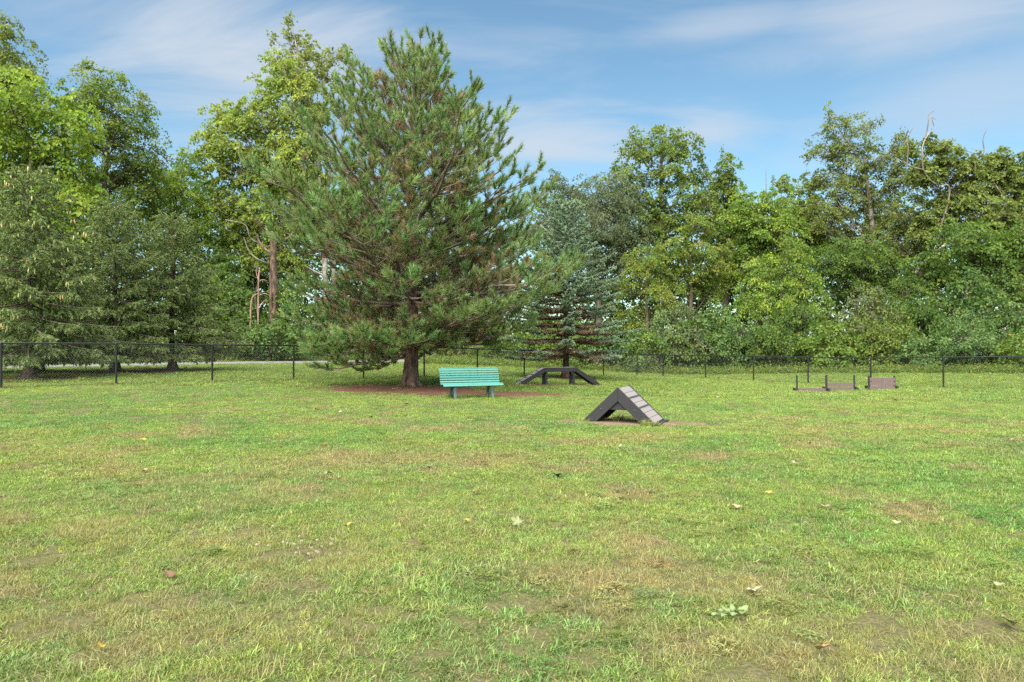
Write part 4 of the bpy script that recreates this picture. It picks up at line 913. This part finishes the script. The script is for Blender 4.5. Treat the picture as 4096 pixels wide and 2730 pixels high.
broadleaf('broadleaf_tree', 'yellow tinged tree below the tall double topped tree', 'tree', 53, 2760, [(2790, 930, 70, 70), (2700, 1010, 80, 70), (2830, 1050, 90, 90), (2730, 1130, 110, 90), (2860, 1160, 70, 80), (2640, 1100, 70, 80)], YL + MG, .20, .56, 38, .9, group=RG_, seed=43, yellow=.08)
broadleaf('broadleaf_tree', 'yellowish green small tree right of the blue spruce', 'tree', 51, 2590, [(2590, 1040, 85, 70), (2560, 1140, 100, 90), (2650, 1200, 90, 90), (2560, 1270, 100, 80)], YL + MG, .19, .55, 36, .9, group=RG_, seed=44, yellow=.06)
broadleaf('broadleaf_tree', 'bright green pointed tree with a thin leader right of the yellow tinged tree', 'tree', 54, 3040, [(3060, 820, 60, 70), (2980, 830, 60, 70), (3020, 930, 90, 90), (3120, 950, 80, 80), (2990, 1080, 110, 100), (3110, 1080, 110, 100), (3060, 1200, 140, 110), (2960, 880, 70, 80), (3150, 870, 70, 70)], MG + YG + MG, .20, .56, 38, .95, group=RG_, seed=45,
          limbs=[([(3062, 860, 0), (3064, 760, 0), (3064, 670, 0)], .05, .012, 'twig')])
broadleaf('broadleaf_tree', 'small round crowned tree standing in the gap of the wood', 'tree', 57, 3180, [(3150, 745, 55, 50), (3240, 745, 50, 50), (3190, 830, 75, 70), (3240, 860, 60, 80), (3200, 960, 90, 90), (3130, 860, 60, 70), (3270, 980, 90, 90)], OG + YG, .19, .5, 32, .9, group=RG_, seed=46)
broadleaf('broadleaf_tree', 'lush light green low tree in front of the pointed tree', 'tree', 50, 3120, [(3080, 1090, 90, 80), (3170, 1020, 90, 70), (3180, 1130, 110, 90), (3050, 1220, 130, 100), (3200, 1240, 120, 100)], YG + MG + MG, .19, .56, 38, .9, group=RG_, seed=47, droop=.4)
broadleaf('sycamore_tree', 'large olive sycamore with ragged clumpy top, tallest at right', 'tree', 55, 3520,
          [(3340, 500, 50, 50), (3310, 450, 20, 22), (3290, 600, 70, 60), (3400, 570, 90, 80), (3470, 500, 40, 50), (3380, 700, 120, 90), (3520, 650, 100, 80), (3490, 790, 130, 100), (3330, 830, 110, 100), (3600, 590, 50, 60), (3620, 720, 100, 80), (3420, 930, 170, 110), (3600, 880, 140, 100), (3270, 900, 80, 90), (3700, 960, 130, 100), (3560, 1000, 150, 90)],
          OG + [[.100, .115, .045]], .21, .54, 30, .9, 'pale', .36, RG_, seed=48, gap=.18, loose=.22, yellow=.02)
broadleaf('sycamore_tree', 'sycamore with pale leaning limb and bare dead tips at the right edge', 'tree', 51, 3900,
          [(3760, 640, 70, 60), (3830, 690, 80, 70), (3700, 700, 70, 70), (3900, 740, 90, 70), (3990, 690, 80, 60), (4060, 720, 80, 90), (3850, 800, 90, 60), (4050, 840, 100, 80), (3760, 810, 60, 50), (3960, 640, 40, 40), (4180, 750, 120, 120), (3720, 590, 30, 40), (3640, 600, 30, 40), (3900, 880, 140, 90), (4060, 940, 120, 90), (3760, 900, 110, 80)],
          OG, .22, .50, 34, 1.15, 'bark', .16, RG_, seed=49, gap=.12, loose=.22, trunk_top=(3910, 930),
          limbs=[([(3640, 1130, 0), (3700, 1050, -0.7), (3810, 960, -0.9), (3950, 890, -1.1), (4040, 860, -1.1), (4120, 905, -1.1), (4220, 960, -1.1)], .15, .07, 'pale'), ([(3990, 868, -1.1), (4020, 810, -1.1), (3985, 745, -1.1), (3960, 700, -1.0)], .06, .025, 'pale'),
                 ([(3740, 1000, -0.7), (3765, 900, -0.8), (3790, 820, -0.9), (3795, 745, -0.9), (3740, 735, -0.9), (3695, 680, -0.9), (3690, 590, -1.0), (3712, 540, -1.0), (3735, 505, -1.0)], .075, .025, 'pale'),
                 ([(3700, 560, -1.0), (3712, 500, -1.0), (3716, 460, -1.0), (3735, 445, -1.0)], .045, .015, 'twig'), ([(3735, 505, -1.0), (3728, 470, -1.0), (3742, 480, -1.0)], .03, .012, 'twig'), ([(3695, 680, -0.9), (3640, 665, -0.9), (3580, 630, -0.9)], .05, .02, 'pale'),
                 ([(3628, 662, -0.9), (3632, 590, -0.9), (3626, 560, -0.9), (3650, 515, -0.9)], .05, .02, 'twig'), ([(3900, 700, -1.0), (3905, 640, -1.0), (3935, 610, -1.0), (3932, 560, -1.0), (3946, 518, -1.0)], .06, .018, 'twig'), ([(3905, 640, -1.0), (3885, 612, -1.0), (3862, 605, -1.0)], .03, .01, 'twig')])
broadleaf('broadleaf_tree', 'dense mid green tree under the leaning pale limb', 'tree', 48, 3860, [(3820, 980, 130, 90), (3960, 980, 120, 90), (3900, 1090, 170, 110), (4060, 1030, 100, 100), (3740, 1090, 110, 90), (4180, 1000, 140, 140), (4020, 1160, 140, 100)], MG + DG, .19, .58, 40, 1.0, group=RG_, seed=50)
broadleaf('broadleaf_tree', 'dark green thicket tree below the large olive sycamore', 'tree', 52, 3420, [(3400, 1040, 150, 80), (3530, 1050, 120, 90), (3320, 1060, 110, 90), (3440, 1140, 180, 90), (3620, 1130, 120, 100)], DG + MG, .19, .58, 38, .95, group=RG_, seed=51)

# shrubs in front of the wood, each one a thing
URG = 'shrubs at the edge of the right wood'
SHR = [(3640, 1110, 120, 48, MG + DG, 'green shrub filling the wood left of the light green sapling'), (2290, 1260, 95, 47, MG, 'leafy shrub behind the blue spruce trunk'), (2440, 1300, 90, 46, BG, 'green shrub just right of the blue spruce trunk'), (2560, 1290, 95, 45.5, BG + MG, 'blue green shrub behind the corner fence post'), (2700, 1190, 90, 47, GG + BG, 'grey green layered shrub below the yellowing trees'),
       (2760, 1290, 100, 45.5, GG + MG, 'drooping grey green shrub left of the vine covered thicket'), (2870, 1200, 100, 47, BG + DG, 'dark blue green shrub below the bright green pointed tree'), (2960, 1280, 100, 45.5, BG, 'broad leaved blue green shrub at mid right'), (3080, 1280, 110, 45, MG + DG, 'round green shrub behind the leftmost jump'),
       (3210, 1200, 100, 46.5, DG, 'dark shrub in shade left of the vine mound'), (3330, 1290, 110, 44.5, MG, 'low green shrub behind the middle jump'), (3470, 1150, 120, 46, OG + GG, 'vine covered mound of olive leaves behind the three board jump'), (3560, 1270, 120, 44, OG + MG, 'olive vine draped shrub right of the three board jump'),
       (3680, 1180, 100, 45, DG, 'tall dark shrub left of the light green sapling'), (3880, 1060, 95, 44.5, [[.110, .185, .048], [.09, .16, .045]], 'light green upright sapling under the leaning limb'), (3700, 1320, 110, 42.5, BG, 'low blue green shrub right of the vine covered mound'),
       (3900, 1250, 150, 42, BG + [[.085, .150, .065]], 'feathery blue green sumac like shrub near the right edge'), (4060, 1200, 110, 43, BG + DG, 'tall dark blue green shrub at the right edge'), (4150, 1320, 140, 40.5, MG, 'green shrub cut off by the right edge'), (2150, 1290, 100, 49, MG, 'shrub seen through the lower right pine branches'), (2010, 1300, 110, 51, MG + DG, 'shrub behind the bench seen below the pine')]
for k, (x, yt, rx, Y, pal, lab) in enumerate(SHR):
    yb = CY + (HCAM + .32) / Y * F; h = (yb - yt) / 2
    broadleaf('woodland_shrub', lab, 'shrub', Y, x, [(x, yt + h * .5, rx * .75, h * .5), (x - rx * .55, yt + h * 1.0, rx * .75, h * .55), (x + rx * .55, yt + h * 1.1, rx * .75, h * .55), (x, yb - h * .4, rx * 1.05, h * .45)], pal, .18, .5, 32, .9, group=URG, seed=60 + k, trunk_r=.06, droop=.4, yellow=.01)

# low weeds in front of the shrubs and a distant mass of woods behind everything: uncountable
def cloud(name, label, cat, P, size, leaf, per, pal, hgt):
    g = G(); n = len(P); pal = np.array(pal); base = pal[rng.integers(0, len(pal), n)] * rng.uniform(.8, 1.2, (n, 1)); k = n * per; ci = np.repeat(np.arange(n), per)
    off = rng.normal(0, .4, (k, 3)) * size; off[:, 2] = np.abs(off[:, 2]) * hgt; Q = P[ci] + off; Ll = leaf * rng.uniform(.6, 1.3, k)
    leaf_quads(g, Q, nz(rng.normal(size=(k, 3)) + [0, 0, .3]), nz(rng.normal(size=(k, 3)) * .7 + [0, -.3, .8]), Ll, Ll * .55, base[ci] * rng.uniform(.8, 1.2, (k, 1)))
    tag(g.build(name, M['leaf']), label, cat, kind='stuff')
def band(n, pts, width):
    pts = np.array(pts, float); seg = np.linalg.norm(np.diff(pts, axis=0), axis=1); cum = np.r_[0, np.cumsum(seg)]; s = rng.uniform(0, cum[-1], n)
    x = np.interp(s, cum, pts[:, 0]); y = np.interp(s, cum, pts[:, 1]) + rng.uniform(-width, width, n); return np.c_[x, y, gz(x, y)]
cloud('weeds', 'low tangled green weeds along the edge of the right wood', 'weeds', band(2600, [(-6, 47.5), (3, 46.5), (12, 44.5), (20, 43.5), (27, 40), (34, 36)], 1.5), .5, .13, 26, MG + OG + [[.13, .17, .05]], .95)
cloud('roadside_weeds', 'low green weeds along the far side of the road', 'weeds', np.array([[p[0], p[1], gz(p[0], p[1])] for p in (rc + nr * 3.6)[rng.integers(0, 120, 900)] + rng.normal(0, .5, (900, 2))]), .5, .13, 22, MG + OG, .8)
xw = rng.uniform(-62, 64, 7600); yw = 61 + rng.uniform(0, 6, 7600); zw = rng.uniform(0, 1, 7600) ** 1.25 * (9.0 + 8.5 * fbm(xw, yw * 0, 5, 4)) * np.where(xw < -6, 1.2, 1.0)
cloud('woods', 'dark mass of woodland foliage far behind the trees', 'woods', np.c_[xw, yw, zw + gz(xw, yw)], 1.1, .41, 20, DG + MG + OG, 1.0)
STAT.append(('leaves', broadleaf.total))

# ------------------------------------------------------------------ fallen leaves and clover
def leaf_mesh(kind, c):
    g = G(); c = np.array(c)
    if kind == 'lobed':
        a = np.linspace(0, 2 * np.pi, 21)[:-1]; r = np.where(np.arange(20) % 4 == 0, 1.0, np.where(np.arange(20) % 4 == 2, .52, .72)) * (1 - .15 * np.cos(a))
    else:
        a = np.linspace(0, 2 * np.pi, 13)[:-1]; r = 1 / np.sqrt((np.cos(a)) ** 2 + (np.sin(a) / .48) ** 2); r[0] *= 1.18
    n = len(a); z = .22 * r * np.sin(a * 2 + .4) + .12 * np.cos(a * 3); V = [[0, 0, -.05]] + [[r[i] * .55 * math.cos(a[i]), r[i] * .55 * math.sin(a[i]), z[i] * .3 + .02] for i in range(n)] + [[r[i] * math.cos(a[i]), r[i] * math.sin(a[i]), z[i] + .1] for i in range(n)]
    cv = np.array([c * 1.05] + [c] * n + [c * random.uniform(.8, .95)] * n)
    g.add(V, [[0, 1 + i, 1 + (i + 1) % n] for i in range(n)], cv); g.F.append(np.array([[1 + i, 1 + n + i, 1 + n + (i + 1) % n, 1 + (i + 1) % n] for i in range(n)]))
    v, f = tube([(-.5 if kind != 'lobed' else -.4, 0, .04), (-1.2, .05, .12), (-1.7, .2, .1)], [.03, .025, .02], 4); g.add(v, f, c * .7)
    return g.mesh('fallen_leaf', M['dry'], True)
PALE, YEL, ORG, TAN, GRN, BRN = (.42, .45, .25), (.50, .42, .09), (.42, .16, .05), (.48, .36, .20), (.16, .22, .12), (.20, .12, .07)
LV = [(2068, 2116, .075, 'lobed', (.33, .37, .19), 'largest pale green lobed leaf standing in the middle of the lawn'), (1863, 2099, .045, 'oval', YEL, 'yellow leaf just left of the largest pale leaf'), (1393, 2118, .05, 'oval', YEL, 'yellow green leaf above the clover flowers'),
      (1079, 2124, .045, 'oval', PALE, 'pale narrow leaf left of the clover flowers'), (2287, 2226, .06, 'lobed', (.55, .47, .24), 'curled cream yellow leaf below and right of the largest pale leaf'), (3008, 2383, .06, 'lobed', (.64, .60, .40), 'bright cream lobed leaf above the green leaf sprig'),
      (4035, 2515, .08, 'oval', PALE, 'long pale leaf at the lower right edge of the lawn'), (3581, 2106, .05, 'oval', PALE, 'small upright pale leaf on the right of the lawn'), (3072, 1984, .045, 'oval', YEL, 'yellow leaf on the right half below the A-frame'), (2942, 2040, .05, 'oval', TAN, 'tan curled leaf below the A-frame to the right'),
      (3300, 2040, .05, 'oval', TAN, 'tan curled leaf lying right of another tan leaf'), (3177, 1862, .055, 'lobed', PALE, 'pale lobed leaf right of and below the A-frame'), (3238, 1782, .05, 'oval', YEL, 'yellow leaf right of the A-frame earth patch'), (1314, 1905, .055, 'lobed', (.60, .50, .30), 'cream leaf lying beside an orange one on the left half'),
      (1312, 1922, .05, 'oval', (.55, .36, .10), 'orange yellow leaf touching a cream leaf on the left half'), (1292, 1789, .07, 'lobed', ORG, 'rust orange leaf on the left half in dry grass'), (1265, 1641, .10, 'lobed', (.50, .33, .12), 'large golden brown leaf far left of the bench'), (1480, 1675, .07, 'lobed', ORG, 'red orange leaf in front of the pine'),
      (1180, 1652, .06, 'oval', PALE, 'pale leaf left of the large golden brown leaf'), (1360, 1655, .06, 'oval', (.6, .5, .25), 'cream leaf right of the large golden brown leaf'), (583, 1894, .06, 'oval', TAN, 'tan leaf on the left side of the lawn'), (570, 1768, .06, 'oval', YEL, 'small yellow leaf near the lush green patch at left'), (2479, 1796, .05, 'lobed', PALE, 'pale leaf just below the A-frame'),
      (4047, 1767, .07, 'oval', (.60, .48, .28), 'cream tan leaf near the right edge of the lawn'), (4016, 1680, .08, 'oval', TAN, 'tan leaf on the dry patch at the right edge'), (3700, 1676, .06, 'oval', PALE, 'pale leaf left of the dry patch at the right edge'), (1901, 1981, .055, 'oval', (.40, .27, .13), 'upright tan leaf in the middle of the lawn'),
      (1715, 1880, .06, 'lobed', (.19, .20, .17), 'grey green curled leaf in the dry middle band'), (2233, 1915, .09, 'lobed', (.14, .19, .10), 'dull dark green curled leaf below the A-frame to the left'), (404, 2611, .035, 'oval', (.60, .42, .08), 'bright yellow leaf at the lower left corner'), (3295, 2620, .05, 'oval', (.40, .27, .14), 'brown folded leaf at the bottom right'),
      (679, 2318, .05, 'oval', BRN, 'dead brown leaf on bare earth at lower left'), (3986, 2359, .05, 'oval', PALE, 'pale leaf above the long pale leaf at right'), (435, 1636, .08, 'oval', YEL, 'yellow leaf near the left edge beyond the lush patch'), (2864, 1593, .09, 'oval', PALE, 'pale leaf on the far lawn right of the dog walk'), (1628, 1622, .09, 'oval', PALE, 'pale long leaf on the grass left of the bench'),
      (2088, 1584, .08, 'oval', TAN, 'tan leaf right of the bench on the earth patch edge'), (2110, 1735, .06, 'oval', YEL, 'yellow green leaf left of the A-frame near bare soil'), (3580, 1606, .12, 'lobed', (.5, .42, .22), 'pale tan leaf in front of the three board jump')]
for (x, y, s, kd, c, lab) in LV:
    p = on_ground(x, y); c = tuple(.72 * k for k in c)
    o = link('fallen_leaf', leaf_mesh(kd, c), None, (p[0], p[1], p[2] + .034 + .10 * s), (random.uniform(-.35, .35) + .25, random.uniform(-.3, .3), random.uniform(0, 6.28))); s = s * (.8 if kd == 'lobed' and y > 2000 else .92); o.scale = (s, s, s)
    if lab.startswith('largest'): o.rotation_euler = (.95, .1, .35); o.location.z += .02
    tag(o, lab, 'leaf', 'fallen leaves on the lawn')
# sprig of green leaflets
p = on_ground(2907, 2478); t = thing('leaf_sprig', 'green sprig of paired leaflets lying on the lawn at lower right', 'leaf sprig', (p[0], p[1], p[2] + .03), .1)
g = G(); v, f = tube([(-.10, -.03, 0), (0, 0, .01), (.10, .03, .0)], [.0022, .002, .0012], 5); g.add(v, f, (.20, .25, .10)); g.build('stalk', M['dry'], t, True)
lm = leaf_mesh('oval', (.20, .28, .12))
for k, (x, y, a) in enumerate(((-.095, -.035, 3.5), (-.04, .035, 2.3), (-.035, -.045, 4.4), (.01, .04, 1.9), (.025, -.03, 5.0), (.055, .045, 1.3), (.075, -.015, 5.6), (.11, .035, .3))):
    o = link('leaflet', lm, t, (x, y, .012), (random.uniform(-.3, .3), random.uniform(-.2, .2), a)); o.scale = (.036, .036, .036)
# clover heads
g = G(); g.C = []
for k in range(46):
    d = nz(np.array([[random.gauss(0, 1), random.gauss(0, 1), random.gauss(.3, .8)]]))[0]; v, f = tube([d * .003, d * .009, d * .0135], [.0012, .0022, .0008], 4); g.add(v + [0, 0, .055], f, np.array([.55, .50, .44]) * random.uniform(.8, 1.1))
v, f = tube([(0, 0, -.01), (.003, 0, .03), (0, 0, .052)], [.0013] * 3, 4); g.add(v, f, (.15, .2, .06)); clm = g.mesh('clover_flower', M['dry'], True)
for k in range(24):
    x, y = (random.gauss(1250, 110), random.gauss(2212, 28)) if k > 3 else (random.uniform(2690, 2760), random.uniform(1640, 1655))
    p = on_ground(x, y)
    if k <= 3: continue
    o = link('clover_flower', clm, None, p, (random.uniform(-.3, .3), random.uniform(-.3, .3), random.uniform(0, 6))); s = random.uniform(.6, .85); o.scale = (s, s, s)
    tag(o, 'small white clover flower in the patch left of the largest pale leaf', 'flower', 'white clover flowers')
